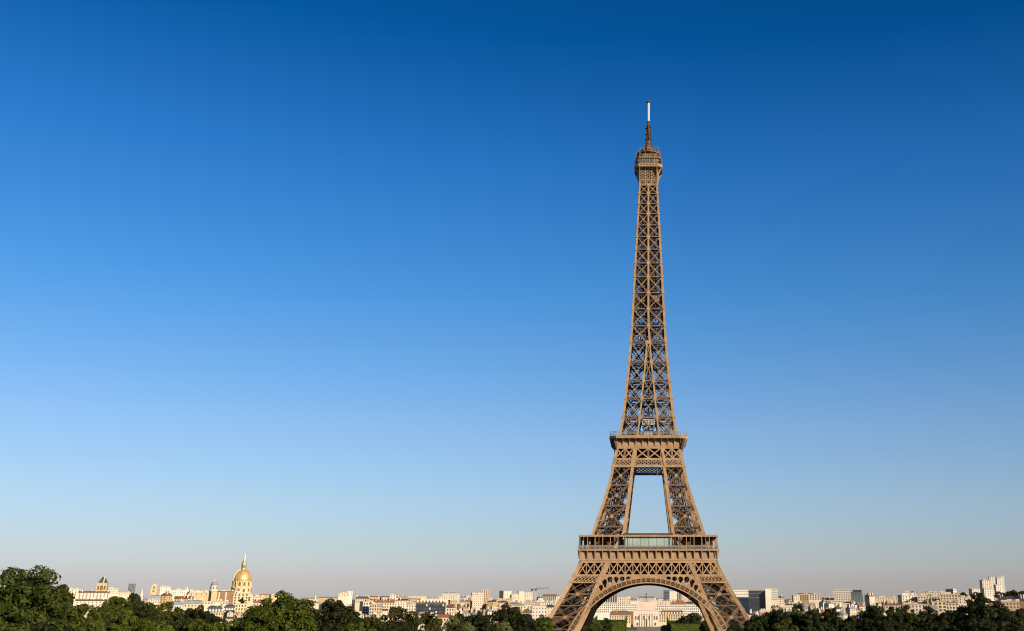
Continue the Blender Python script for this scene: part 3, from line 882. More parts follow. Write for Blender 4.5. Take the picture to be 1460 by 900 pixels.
FOOT = []
def rot_at(x, y): return -math.atan2(x, y)
def block(name, label, cat, px0, px1, yt, Y, wall='cream', roof='flat', rm=None, depth=15, yaw=0.0, rh=None, win=None, wsz=(1.3, 1.9), wmat=None,
          chim=0, group=None, fac=False, extra=None, dormers=0, sink=1.0, rng=random, wallmat=None):
    """a building: wall, roof, chimneys, windows. px0..px1 and yt say where its edges and top show in the photograph, Y how far it stands."""
    pc = P((px0 + px1) / 2, yt, Y)
    Wd = (P(px1, yt, Y) - P(px0, yt, Y)).length * math.cos(math.atan2(pc.x, pc.y))
    r = math.hypot(pc.x, pc.y)
    z0 = terrain(r) - sink
    H = max(4, pc.z - z0)
    a = abs(yaw)
    w = max(3.0, (Wd - depth * math.sin(a)) / math.cos(a))
    d = depth
    rt = empty(name, (pc.x * (1 + d / 2 / Y), pc.y + d / 2, z0), rot_at(pc.x, pc.y) + yaw)
    tag(rt, label, cat, group)
    FOOT.append((pc.x * (1 + d / 2 / Y), pc.y + d / 2, abs(w / 2 * math.cos(rt.rotation_euler.z)) + abs(d / 2 * math.sin(rt.rotation_euler.z)), abs(w / 2 * math.sin(rt.rotation_euler.z)) + abs(d / 2 * math.cos(rt.rotation_euler.z)), rt, px0, px1, yt, Y))
    if rh is None: rh = {'flat': 0.7, 'mansard': 5.0, 'gable': 4.0, 'hip': 4.5}.get(roof, 0.7)
    rh = min(rh, H * .45)
    he = H - rh
    wm = wallmat or (FAC if fac else WALL)[wall]
    m = MB(); m.box(-w / 2, w / 2, -d / 2, d / 2, 0, he)
    wl = m.build("wall", wm, rt)
    rmm = ROOFM[rm or {'flat': 'gravel', 'mansard': 'zinc', 'gable': 'tile', 'hip': 'slate'}[roof]]
    m = MB()
    W2, D2 = w / 2, d / 2
    def rect(x, y, z): return [(-x, -y, z), (x, -y, z), (x, y, z), (-x, y, z)]
    if roof == 'flat':
        m.loft([rect(W2 + .25, D2 + .25, he + .003), rect(W2 + .25, D2 + .25, he + rh)])
    elif roof == 'mansard':
        m.loft([rect(W2 + .3, D2 + .3, he + .003), rect(W2 + .3, D2 + .3, he + .35), rect(W2 - .1, D2 - .1, he + .36), rect(max(.3, W2 - 1.6), max(.3, D2 - 1.6), he + rh * .72), rect(max(.2, W2 - 4), max(.2, D2 - 4.5), he + rh)])
    elif roof == 'gable':
        m.add([(-W2 - .3, -D2 - .4, he + .003), (W2 + .3, -D2 - .4, he + .003), (W2 + .3, D2 + .4, he + .003), (-W2 - .3, D2 + .4, he + .003), (-W2 - .3, 0, he + rh), (W2 + .3, 0, he + rh)],
              [(0, 3, 2, 1), (0, 1, 5, 4), (2, 3, 4, 5), (1, 2, 5), (3, 0, 4)])
    elif roof == 'hip':
        q = max(0.2, W2 - D2)
        m.add(rect(W2 + .3, D2 + .3, he + .003) + [(-q, 0, he + rh), (q, 0, he + rh)], [(0, 3, 2, 1), (0, 1, 5, 4), (2, 3, 4, 5), (1, 2, 5), (3, 0, 4)])
    ro = m.build("roof", rmm, rt)
    for i in range(chim + (3 if name == 'city_block' and Wd > 14 else 0)):
        m = MB()
        x = rng.uniform(-W2 * .9, W2 * .9)
        y = rng.uniform(-D2 * .6, D2 * .3)
        lw, ld, lh = (rng.uniform(.5, .9), rng.uniform(1.5, 3.5), rng.uniform(1.2, 2.6)) if roof != 'flat' else (rng.uniform(1, 3), rng.uniform(1.5, 3), rng.uniform(1.0, 2.4))
        zt = he + rh
        m.box(x - lw, x + lw, y - ld / 2, y + ld / 2, he + rh * .45, zt + lh)
        if roof != 'flat':
            for q in range(3): m.box(x - lw * .5 + .25 * q - .1, x - lw * .5 + .25 * q + .12, y - ld / 2 + .3 + q * ld * .3, y - ld / 2 + .55 + q * ld * .3, zt + lh, zt + lh + .7)
        m.build("chimney" if roof != 'flat' else "roof_hut", rng.choice((CHIM, CHIMP, WALL['pale cream'])), ro)
    if win:
        cols, rows = win[:2]
        m = MB(); m.box(-wsz[0] / 2, wsz[0] / 2, -0.06, 0.02, -wsz[1] / 2, wsz[1] / 2)
        first_w = None
        fh = win[2] if len(win) > 2 else 3.2
        for j in range(rows):
            for i in range(cols):
                if first_w is None:
                    ow = first_w = m.build("window", wmat or WINM, wl)
                else:
                    ow = first_w.copy(); COL.objects.link(ow); ow.parent = wl
                ow.location = (-W2 + w * (i + .5) / cols, -D2, he - fh * .55 - j * fh)
        if a > 0.1:          # the return face too
            sd = 1 if yaw < 0 else -1
            nc = max(1, int(d / (w / cols)))
            for j in range(rows):
                for i in range(nc):
                    ow = first_w.copy(); COL.objects.link(ow); ow.parent = wl
                    ow.location = (sd * W2, -D2 + d * (i + .5) / nc, he - fh * .55 - j * fh)
                    ow.rotation_euler = (0, 0, sd * math.pi / 2)
    if dormers:
        m = MB()
        m.loft([[(-.9, -.1, 0), (.9, -.1, 0), (.9, 2, 0), (-.9, 2, 0)], [(-.9, -.1, 1.7), (.9, -.1, 1.7), (.9, 2, 1.7), (-.9, 2, 1.7)], [(-.3, -.1, 2.2), (.3, -.1, 2.2), (.3, 2, 2.2), (-.3, 2, 2.2)]])
        f_ = None
        for i in range(dormers):
            if f_ is None: od = f_ = m.build("dormer", WALL['white'], ro)
            else:
                od = f_.copy(); COL.objects.link(od); od.parent = ro
            od.location = (-W2 + w * (i + .5) / dormers, -D2 + .35, he + .7)
    if extra: extra(rt, wl, ro, w, d, he, H)
    return rt

def roof_bits(rt, wl, ro, w, d, he, H):
    m = MB()
    rnd_ = random.Random(int(w * 100))
    m.box(-w * .3, w * .1, -d * .2, d * .25, H - .05, H + 2.2)
    m.build("roof_hut", WALL['grey'], ro)
    m = MB(); m.bar((w * .25, 0, H - .1), (w * .25, 0, H + 4.5), .25, .25, (0, 1, 0))
    m.build("roof_aerial", ROOFM['slate'], ro)
def bands(matr, n, fh=3.3, hh=1.5, sides=True):
    def fn(rt, wl, ro, w, d, he, H):
        for j in range(n):
            z = he - fh * .6 - j * fh
            m = MB(); m.box(-w / 2 + .5, w / 2 - .5, -d / 2 - .06, -d / 2 + .02, z - hh / 2, z + hh / 2)
            m.build("window_band", matr, wl)
    return fn
def stripes(matr, n, top=1.0, h=30):
    def fn(rt, wl, ro, w, d, he, H):
        for j in range(n):
            x = -w / 2 + w * (j + .5) / n
            m = MB(); m.box(x - w / n * .27, x + w / n * .27, -d / 2 - .08, -d / 2 + .02, max(0, he - h), he - top)
            m.build("window_strip", matr, wl)
    return fn
def both(*fs):
    def fn(*a):
        for f in fs: f(*a)
    return fn

# ---- left: behind the big tree up to the golden dome
block('city_block', 'long pale cream flat roofed block just right of the big corner tree', 'building', 82, 116, 839.5, 1900, 'pale cream', 'flat', chim=3, win=(7, 3))
block('city_block', 'wide cream block with brown gabled roof below the pointed dark church tower', 'building', 112, 157, 843, 1800, 'pale cream', 'gable', 'brown', rh=2.5, win=(9, 4), wsz=(1.6, 2), chim=2)
block('city_block', 'low pinkish building with brown roof half hidden by trees under the pointed tower', 'building', 108, 152, 854.5, 1500, 'pale cream', 'gable', 'brown', rh=2.2, win=(8, 2))
block('city_block', 'pale cream house with stepped flat roof just right of the pointed dark church tower', 'building', 151, 169, 838.7, 2100, 'pale cream', 'flat', chim=2, win=(5, 3), yaw=.3)
block('city_block', 'long low cream block between the pointed church tower and the grey glass skyscraper', 'building', 165, 187, 844.5, 2300, 'pale cream', 'flat', chim=2, win=(6, 2))

def church_tower():
    Y = 1950
    p = P(145, 843, Y); z0 = terrain(math.hypot(p.x, p.y)) - 1
    sc = Y * CS / F_PX
    rt = tag(empty('church_tower', (p.x, p.y, z0), rot_at(p.x, p.y) - .15), 'square tan church tower with an arched belfry and a dark pointed slate roof', 'church tower')
    def zz(y): return P(145, y, Y).z - z0
    h = 6.6 * sc
    m = MB(); m.box(-h, h, -h, h, 0, zz(832.5)); m.box(-h - .5, h + .5, -h - .5, h + .5, zz(832.5), zz(831.3))
    wl = m.build('wall', WALL['ochre'], rt)
    t = zz(831.3)
    m = MB()
    m.loft([[(-h * .85, -h * .85, t), (h * .85, -h * .85, t), (h * .85, h * .85, t), (-h * .85, h * .85, t)], [(-h * .5, -h * .5, zz(826)), (h * .5, -h * .5, zz(826)), (h * .5, h * .5, zz(826)), (-h * .5, h * .5, zz(826))],
            [(-h * .2, -h * .12, zz(822.6)), (h * .2, -h * .12, zz(822.6)), (h * .2, h * .12, zz(822.6)), (-h * .2, h * .12, zz(822.6))]])
    ro = m.build('roof', ROOFM['slate'], rt)
    m = MB(); m.bar((h * .25, -h * .9, t), (h * .22, -h * .2, zz(822.6)), 1.3, .5, (0, -1, .3))
    m.build('roof_rib', WALL['white'], ro)
    for sx in (-1, 0, 1):
        m = MB()
        r_ = h * (.2 if sx else .27); x = sx * h * .62; zb = zz(841 if sx else 842); zt = zz(836.5)
        m.add([(x - r_, -h - .06, zb), (x + r_, -h - .06, zb)] + [(x + r_ * math.cos(a), -h - .06, zt + r_ * math.sin(a)) for a in [i * math.pi / 6 for i in range(7)]], [tuple(range(9))])
        m.build('arched_opening', ROOFM['brown'], wl)
church_tower()
def glass_tower():
    Y = 3600
    def fn(rt, wl, ro, w, d, he, H):
        for i in range(5):
            m = MB(); x = -w / 2 + w * (i + .5) / 5
            m.box(x - w * .06, x + w * .06, -d / 2 - .15, -d / 2 + .02, 2, he - 1); m.build('glass_strip', GLASS_DK, wl)
    block('glass_skyscraper', 'lone blue grey glass skyscraper on the left skyline', 'skyscraper', 183.6, 194, 831.8, Y, roof='flat', rm='zinc', depth=22, yaw=.12, wallmat=GLASS_BL, extra=fn)
glass_tower()
def bell_tower(px, yt, Y, label, w_px=9):
    p = P(px, 848, Y); z0 = terrain(math.hypot(p.x, p.y)) - 1
    sc = Y * CS / F_PX
    rt = tag(empty('bell_tower', (p.x, p.y, z0), rot_at(p.x, p.y) - .3), label, 'church tower')
    def zz(y): return P(px, y, Y).z - z0
    h = w_px / 2 * sc
    def rect(k, z): return [(-h * k, -h * k, z), (h * k, -h * k, z), (h * k, h * k, z), (-h * k, h * k, z)]
    m = MB()
    m.loft([rect(.95, 0), rect(.95, zz(yt + 9)), rect(1.1, zz(yt + 8.9)), rect(1.1, zz(yt + 8)), rect(.82, zz(yt + 7.9)), rect(.78, zz(yt + 4)), rect(.9, zz(yt + 3.9)), rect(.85, zz(yt + 3.2)), rect(.6, zz(yt + 3.1)), rect(.55, zz(yt + .6)), rect(.2, zz(yt))])
    wl = m.build('wall', WALL['yellow cream'], rt)
    for (y0, y1, k) in ((yt + 12.5, yt + 10, .96), (yt + 7.2, yt + 4.8, .83)):
        m = MB(); m.box(-h * .28, h * .28, -h * k - .06, -h * k + .3, zz(y0), zz(y1)); m.build('belfry_opening', ROOFM['brown'], wl)
bell_tower(219.5, 832, 2500, 'slender cream bell tower in tiers standing between the glass skyscraper and the golden dome')
block('city_block', 'bright white cube shaped block right of the slender cream bell tower', 'building', 229, 243.5, 836, 2300, 'white', 'flat', chim=1, win=(4, 3))
block('city_block', 'long bright white building with level roof left of the small grey dome', 'building', 243, 272, 841, 2400, 'white', 'flat', chim=4, win=(9, 3))
block('city_block', 'second long white level roofed building reaching the small grey dome', 'building', 271, 302, 842, 2400, 'white', 'flat', chim=3, win=(9, 3))
def spire(px, yt, yb, Y, label, wpx=1.6, col='white'):
    p = P(px, yb, Y); z0 = terrain(math.hypot(p.x, p.y))
    rt = tag(empty('church_spire', (p.x, p.y, z0)), label, 'spire')
    zb, zt = p.z - z0, P(px, yt, Y).z - z0
    h = wpx * Y * CS / F_PX
    m = MB(); m.box(-h, h, -h, h, 0, zb); m.build('base', WALL[col], rt)
    m = MB(); m.lathe([(h * 1.1, zb), (h * .8, zb + (zt - zb) * .3), (0.1, zt)], n=8); m.build('spire', WALL[col], rt)
spire(266.3, 836, 843, 2450, 'thin white spire rising over the long white building left of the golden dome')
spire(202, 839.5, 848, 2700, 'thin pale spire right beside the grey glass skyscraper')
block('city_block', 'brown gabled house with a cream end wall among roofs left of the golden dome', 'building', 229, 247, 845.5, 1600, 'ochre', 'gable', 'brown', yaw=-.6, chim=1, win=(2, 3))
block('city_block', 'low dark grey and white house at the wood edge below the cream bell tower', 'building', 212, 232, 848.5, 1650, 'stone', 'mansard', 'lead', chim=2, win=(6, 2))
block('city_block', 'broad tan building with a wide plain tan front below the long white roofs', 'building', 270, 298, 844.8, 1700, 'ochre', 'flat', chim=1, win=(4, 1))
block('city_block', 'brown roofed low house in front of the broad tan building', 'building', 249, 276, 850, 1500, 'tan', 'gable', 'brown', chim=3, win=(6, 2))
block('city_block', 'white and grey low house at the wood edge left of the golden dome', 'building', 241, 264, 857, 1350, 'white', 'mansard', 'zinc', chim=2, win=(6, 2))
block('city_block', 'small cream house with zinc mansard at the edge of the wood below the golden dome', 'building', 263, 292, 855.5, 1380, 'cream', 'mansard', 'zinc', chim=2, win=(6, 2))
block('city_block', 'plain tan tower block carrying the small grey dome', 'building', 298.5, 311, 843, 1500, 'ochre', 'flat', chim=0, yaw=.2)
def brown_long(rt, wl, ro, w, d, he, H):
    for x in (-.42, -.05):
        m = MB(); m.box(w * x, w * x + 1.6, -d / 2 - .1, -d / 2 + .02, 0, he - .3); m.build('wall_pilaster', WALL['pale cream'], wl)
block('city_block', 'long brown building with two pale vertical strips in front of the golden dome', 'building', 310, 336.5, 843, 1450, 'brown', 'flat', 'slate', extra=brown_long, chim=3)
block('city_block', 'square cream block standing right in front of the golden dome', 'building', 333.5, 355, 845.5, 1400, 'yellow cream', 'flat', win=(4, 4), wsz=(1.8, 2.2), chim=1)
block('city_block', 'low white building with a level roof below the brown building', 'building', 292, 326, 857, 1300, 'pale cream', 'flat', win=(8, 1), chim=2)
block('city_block', 'grey mansard building with white dormers and a red roof ridge below the golden dome', 'building', 294, 320, 863.5, 1150, 'cream', 'mansard', 'slate', rh=6.5, dormers=6, chim=1, win=(7, 3))
block('city_block', 'cream building under a dark balcony attic at the right foot of the golden dome', 'building', 318, 338, 862, 1210, 'yellow cream', 'mansard', 'slate', rh=6.5, dormers=5, win=(6, 3))
block('city_block', 'bright cream building with leafy roof terrace just below the golden dome', 'building', 336, 352, 860.5, 1180, 'yellow cream', 'flat', win=(4, 5), chim=2)
block('city_block', 'pinkish low block directly right of the golden dome', 'building', 357, 377, 850, 1900, 'pinkish', 'flat', win=(6, 3), chim=4)
block('city_block', 'small cream gabled house right of the golden dome behind the broad tree', 'building', 362, 378, 855, 1500, 'cream', 'gable', win=(4, 2), chim=2)

# ---- golden dome church
def dome_church():
    Y, px = 1750, 343.0
    p = P(px, 850, Y); z0 = terrain(math.hypot(p.x, p.y)) - 1
    sc = Y * CS / F_PX
    rt = tag(empty('domed_church', (p.x * (1 + 12 / Y), p.y + 12, z0), rot_at(p.x, p.y)), 'domed church with a ribbed golden dome, tall gilded lantern and spire', 'church')
    def zz(y): return P(px, y, Y).z - z0
    m = MB()
    bw = 16 * sc
    m.box(-bw, bw, -bw * .8, bw, 0, zz(848)); m.box(-bw - .6, bw + .6, -bw * .8 - .6, bw + .6, zz(848), zz(846.8))
    body = m.build('body', WALL['yellow cream'], rt)
    for i in range(4):
        m = MB(); x = -bw + 2 * bw * (i + .5) / 4; m.box(x - 1.4, x + 1.4, -bw * .8 - .08, -bw * .8 + .1, zz(857), zz(851)); m.build('window', WINM, body)
    m = MB()
    R1, R2 = 13.8 * sc, 12.6 * sc
    m.lathe([(R1 * 1.04, zz(846.8)), (R1 * 1.04, zz(846)), (R1, zz(845.9)), (R1, zz(838.6)), (R1 * 1.06, zz(838.4)), (R1 * 1.06, zz(837.4)), (R2, zz(837.3)), (R2, zz(829.5)), (R2 * 1.06, zz(829.3)), (R2 * 1.06, zz(828.2)), (R2 * .9, zz(828))], n=32)
    drum = m.build('drum', WALL['yellow cream'], rt)
    for i in range(12):
        a = 2 * math.pi * (i + .5) / 12
        for (rr_, y0, y1, wv) in ((R1, 844.6, 840.8, 1.5), (R2, 835.6, 831.2, 1.35)):
            m = MB()
            c = Vector((rr_ * math.cos(a), rr_ * math.sin(a), 0)); sd = Vector((-math.sin(a), math.cos(a), 0)); nv = Vector((math.cos(a), math.sin(a), 0)) * .12
            pts = [c + nv + sd * -wv + Vector((0, 0, zz(y0))), c + nv + sd * wv + Vector((0, 0, zz(y0)))] + [c + nv + sd * wv * math.cos(t) + Vector((0, 0, zz(y1) + wv * math.sin(t))) for t in [q * math.pi / 6 for q in range(7)]]
            m.loft([[v - nv * 3 for v in pts], pts]); m.build('window', ROOFM['brown'], drum)
        m = MB(); a2 = 2 * math.pi * i / 12
        for s in (-.09, .09):
            x, y = (R2 + .5) * math.cos(a2 + s), (R2 + .5) * math.sin(a2 + s)
            m.bar((x, y, zz(837.2)), (x, y, zz(829.4)), 1.0, 1.0, (0, 1, 0))
        m.build('column_pair', WALL['yellow cream'], drum)
    prof = [(12.1, 828.2), (12.2, 826), (11.9, 823.5), (11.1, 820.5), (9.8, 817.6), (8.0, 815), (5.8, 812.9), (3.9, 811.8)]
    m = MB(); m.lathe([(r_ * sc, zz(y)) for r_, y in prof], n=36)
    dome = m.build('dome', GOLD_DULL, rt, smooth=True)
    for i in range(12):
        a = 2 * math.pi * (i + .5) / 12
        m = MB()
        for (r0, y0), (r1, y1) in zip(prof, prof[1:]):
            m.bar(((r0 * sc + .15) * math.cos(a), (r0 * sc + .15) * math.sin(a), zz(y0)), ((r1 * sc + .15) * math.cos(a), (r1 * sc + .15) * math.sin(a), zz(y1) + .05), 1.2 * (r0 + r1) / 24 + .4, .7, (math.cos(a), math.sin(a), .3))
        m.build('rib', GOLD, dome)
        a = 2 * math.pi * i / 12
        m = MB()
        for (r0, y0), (r1, y1) in list(zip(prof, prof[1:]))[1:5]:
            m.bar(((r0 * sc + .1) * math.cos(a), (r0 * sc + .1) * math.sin(a), zz(y0) - .3), ((r1 * sc + .1) * math.cos(a), (r1 * sc + .1) * math.sin(a), zz(y1) - .3), 1.1 * r1 / 12 + .2, .4, (math.cos(a), math.sin(a), .3))
        m.build('trophy', GOLD, dome)
    m = MB()
    m.lathe([(4.0 * sc, zz(812)), (4.0 * sc, zz(810.8)), (3.2 * sc, zz(810.6)), (3.2 * sc, zz(804.5)), (3.7 * sc, zz(804.3)), (3.6 * sc, zz(803.2)), (2.6 * sc, zz(802)), (1.9 * sc, zz(800)), (1.2 * sc, zz(797)), (.75 * sc, zz(793)), (.3 * sc, zz(790))], n=16)
    lan = m.build('lantern', GOLD, rt)
    for i in range(8):
        a = 2 * math.pi * i / 8 + .2
        m = MB(); c = Vector((3.2 * sc * math.cos(a), 3.2 * sc * math.sin(a), 0)); sd = Vector((-math.sin(a), math.cos(a), 0)); nv = Vector((math.cos(a), math.sin(a), 0))
        q = [c + sd * s + nv * .1 + Vector((0, 0, z)) for s, z in ((-.7, zz(809.8)), (.7, zz(809.8)), (.7, zz(805.4)), (-.7, zz(805.4)))]
        m.loft([[v - nv * .4 for v in q], q]); m.build('lantern_opening', ROOFM['brown'], lan)
    m = MB(); m.lathe([(.28 * sc, zz(790.2)), (.05 * sc, zz(787.5))], n=8); m.bar((-.5, 0, zz(788.8)), (.5, 0, zz(788.8)), .25, .25, (0, 1, 0))
    m.build('spire_cross', GOLD, lan)
dome_church()
def small_dome():
    Y, px = 1900, 304.3
    p = P(px, 843, Y); z0 = terrain(math.hypot(p.x, p.y)) - 1
    sc = Y * CS / F_PX
    rt = tag(empty('domed_church', (p.x, p.y, z0)), 'small church dome of purplish grey lead on a pale drum left of the golden dome', 'church')
    def zz(y): return P(px, y, Y).z - z0
    m = MB(); m.lathe([(6 * sc, 0), (6 * sc, zz(841)), (4.9 * sc, zz(840.8)), (4.7 * sc, zz(835.6)), (5.1 * sc, zz(835.4)), (5.1 * sc, zz(834.8))], n=20); dr = m.build('drum', WALL['pale cream'], rt)
    for i in range(8):
        a = 2 * math.pi * i / 8 + .3
        m = MB(); m.box(-.8, .8, -.15, .15, zz(839.6), zz(836.8)); o_ = m.build('window', WINM, dr); o_.location = (4.8 * sc * math.cos(a), 4.8 * sc * math.sin(a), 0); o_.rotation_euler = (0, 0, a + math.pi / 2)
    m = MB(); m.lathe([(4.7 * sc, zz(834.8)), (4.4 * sc, zz(832.8)), (3.4 * sc, zz(831)), (1.8 * sc, zz(829.8)), (.8 * sc, zz(829.4))], n=20); dm = m.build('dome', ROOFM['lead'], rt, smooth=True)
    m = MB(); m.lathe([(.8 * sc, zz(829.5)), (.8 * sc, zz(828)), (.2 * sc, zz(826.2)), (.1, zz(824.5))], n=8); m.build('lantern', WALL['white'], dm)
small_dome()

# ---- between the broad trees and the tower
block('city_block', 'white block with a small tower above the second broad tree right of the golden dome', 'building', 483, 497, 845.5, 2300, 'pale cream', 'flat', chim=1, win=(4, 2))
block('city_block', 'small white tower block peeping over the second broad tree', 'building', 495.5, 503, 842.5, 2350, 'white', 'flat', win=(2, 3))
spire(449.5, 848.5, 856, 2400, 'thin pale spire between the two broad trees right of the golden dome')
block('city_block', 'cream block with a dark grey roof to the right of the second broad tree', 'building', 507, 527, 850.5, 1800, 'cream', 'mansard', 'slate', rh=3.5, chim=2, win=(6, 2))
block('city_block', 'white fronted tall house just right of the second broad tree', 'building', 513, 530, 857.5, 1250, 'pale cream', 'flat', win=(3, 4), wsz=(2, 2.2), chim=2, yaw=.25)
block('city_block', 'cream stepped house touching the tree line right of the white fronted house', 'building', 527, 545, 861, 1230, 'cream', 'flat', win=(4, 4), chim=3, yaw=-.2)
block('city_block', 'long house with orange tiled roof and many chimneys above the bare branched tree', 'building', 533, 563, 854.5, 1400, 'cream', 'gable', 'tile', rh=4, win=(8, 3), chim=6)
block('city_block', 'small beige tower block with roof aerial above the orange tiled house', 'building', 556, 565, 847.5, 2500, 'stone', 'flat', win=(2, 3), extra=roof_bits)
block('city_block', 'cream block with a pitched dark roof left of the dark navy building', 'building', 563, 586, 853.5, 1700, 'pale cream', 'hip', 'slate', rh=3, chim=4, win=(6, 3))
block('city_block', 'low pale house with terraces at the left end of the dark navy building', 'building', 579, 594, 861.5, 1300, 'stone', 'flat', chim=3, win=(4, 3))
NAVYW = mat('dull_blue_window', (0.05, 0.055, 0.075), rough=.4)
def dark_bld(rt, wl, ro, w, d, he, H):
    rnd_ = random.Random(5)
    for j in range(4):
        for i in range(18):
            m = MB(); x = -w / 2 + w * (i + .5) / 18; z = he - 2.2 - 3.3 * j
            m.box(x - .7, x + .7, -d / 2 - .06, -d / 2 + .02, z - 1, z + 1); q_ = rnd_.random(); m.build('window', WALL['stone'] if q_ < .05 else (NAVYW if q_ < .5 else GLASS_DK), wl)
    m = MB(); m.box(-w / 2 - .3, w / 2 + .3, -d / 2 - .35, -d / 2 - .01, he - .8, he - .1); m.build('cornice', ROOFM['brown'], wl)
block('city_block', 'wide shaded dark navy building with a rust coloured roof edge in the middle of the skyline', 'building', 593.5, 636, 856.5, 1150, roof='mansard', rm='brown', rh=2.2, depth=22, dormers=9, wallmat=mat("shaded_navy_wall", (0.010, 0.011, 0.018), rough=0.55, var=0.3, scale=0.4), extra=dark_bld, chim=9)  # near-black wall colour carries the shade on this facade
block('city_block', 'wide white building with stepped roof behind the dark navy building', 'building', 626, 652, 849.8, 2300, 'pale cream', 'flat', chim=4, win=(8, 2))
block('city_block', 'tan block on the right shoulder of the dark navy building', 'building', 639, 652, 855.5, 1500, 'tan', 'flat', win=(3, 3), chim=1, yaw=.2)
block('city_block', 'white gabled house beside the right end of the dark navy building', 'building', 637, 648, 861.5, 1200, 'pale cream', 'gable', 'brown', win=(3, 3), chim=1)
block('city_block', 'low grey and cream slab on the skyline left of the first pinkish tower', 'building', 657, 681, 850, 2600, 'pinkish', 'gable', 'zinc', rh=4, win=(8, 2), chim=2)
block('city_block', 'beige slab block with a plain lit end just left of the pinkish tower', 'building', 672, 686, 845.3, 2900, 'stone', 'flat', yaw=.5, win=(3, 4))
block('tower_block', 'narrow pinkish tower block with vertical window strips, first tall one left of the crane', 'tower block', 687.3, 698.3, 840.3, 3000, 'pinkish', 'flat', extra=stripes(WALL['brown'], 4, h=45), yaw=-.1)
block('tower_block', 'joined pair of tower slabs, pinkish left and white right, on a low podium', 'tower block', 712, 729.3, 842.5, 3000, 'pale cream', 'flat', yaw=.45, depth=26, win=(3, 5))
block('city_block', 'low brown podium below the joined pinkish and white slabs', 'building', 708, 731, 853.5, 2700, 'tan', 'flat', win=(9, 1))
block('tower_block', 'low cream slab with a lower left step between the joined slabs and the crane', 'tower block', 730.5, 741, 846.5, 3000, 'pale cream', 'flat', win=(3, 4))
block('tower_block', 'tall cream slab with plain front second left of the crane', 'tower block', 738, 747.3, 843, 3100, 'pale cream', 'flat', yaw=.2)
block('tower_block', 'wide white slab with plain front immediately left of the crane mast', 'tower block', 747.8, 760, 844, 2900, 'white', 'flat', win=(4, 5), yaw=-.15)
def pent(rt, wl, ro, w, d, he, H):
    m = MB(); m.box(-w / 2 - .8, w / 2 + .8, -d / 2 - .8, d / 2 + .8, H - 1.4, H + 1.6); m.build('roof_storey', ROOFM['brown'], ro)
block('tower_block', 'grey brown office block with dark top storey right of the crane', 'office block', 774.5, 793.5, 848.8, 1900, 'grey', 'flat', 'brown', extra=both(stripes(ROOFM['brown'], 7, h=20), pent))
block('city_block', 'white house wall squeezed between the grey brown office block and the left tower leg', 'building', 793, 803, 850, 1700, 'white', 'flat', win=(2, 3))
block('city_block', 'very long cream building with rows of square windows left of the tower foot', 'building', 747, 812, 858.5, 1350, 'pale cream', 'flat', 'zinc', win=(22, 5), wsz=(1.2, 1.9), depth=18, chim=2)
block('city_block', 'cream wing with tall chimneys at the left end of the very long cream building', 'building', 722, 748, 860, 1400, 'cream', 'mansard', 'zinc', rh=3.5, win=(9, 3), chim=4)
block('city_block', 'low house with a dark hipped roof in front of the very long cream building', 'building', 742, 762, 867.5, 1100, 'pale cream', 'hip', 'brown', win=(6, 2), chim=2)
block('city_block', 'yellowish house by the trees left of the tower foot', 'building', 760, 780, 871, 1080, 'yellow cream', 'mansard', 'zinc', rh=3, win=(6, 2), chim=3)

block('city_block', 'low cream house with red roof edge on pale ground below the dark navy building', 'building', 598, 616, 878, 900, 'cream', 'flat', win=(5, 2), chim=1)
block('city_block', 'low orange roofed house just below the right end of the dark navy building', 'building', 624, 645, 876, 920, 'cream', 'gable', 'tile', rh=2.5, win=(5, 2), chim=1)

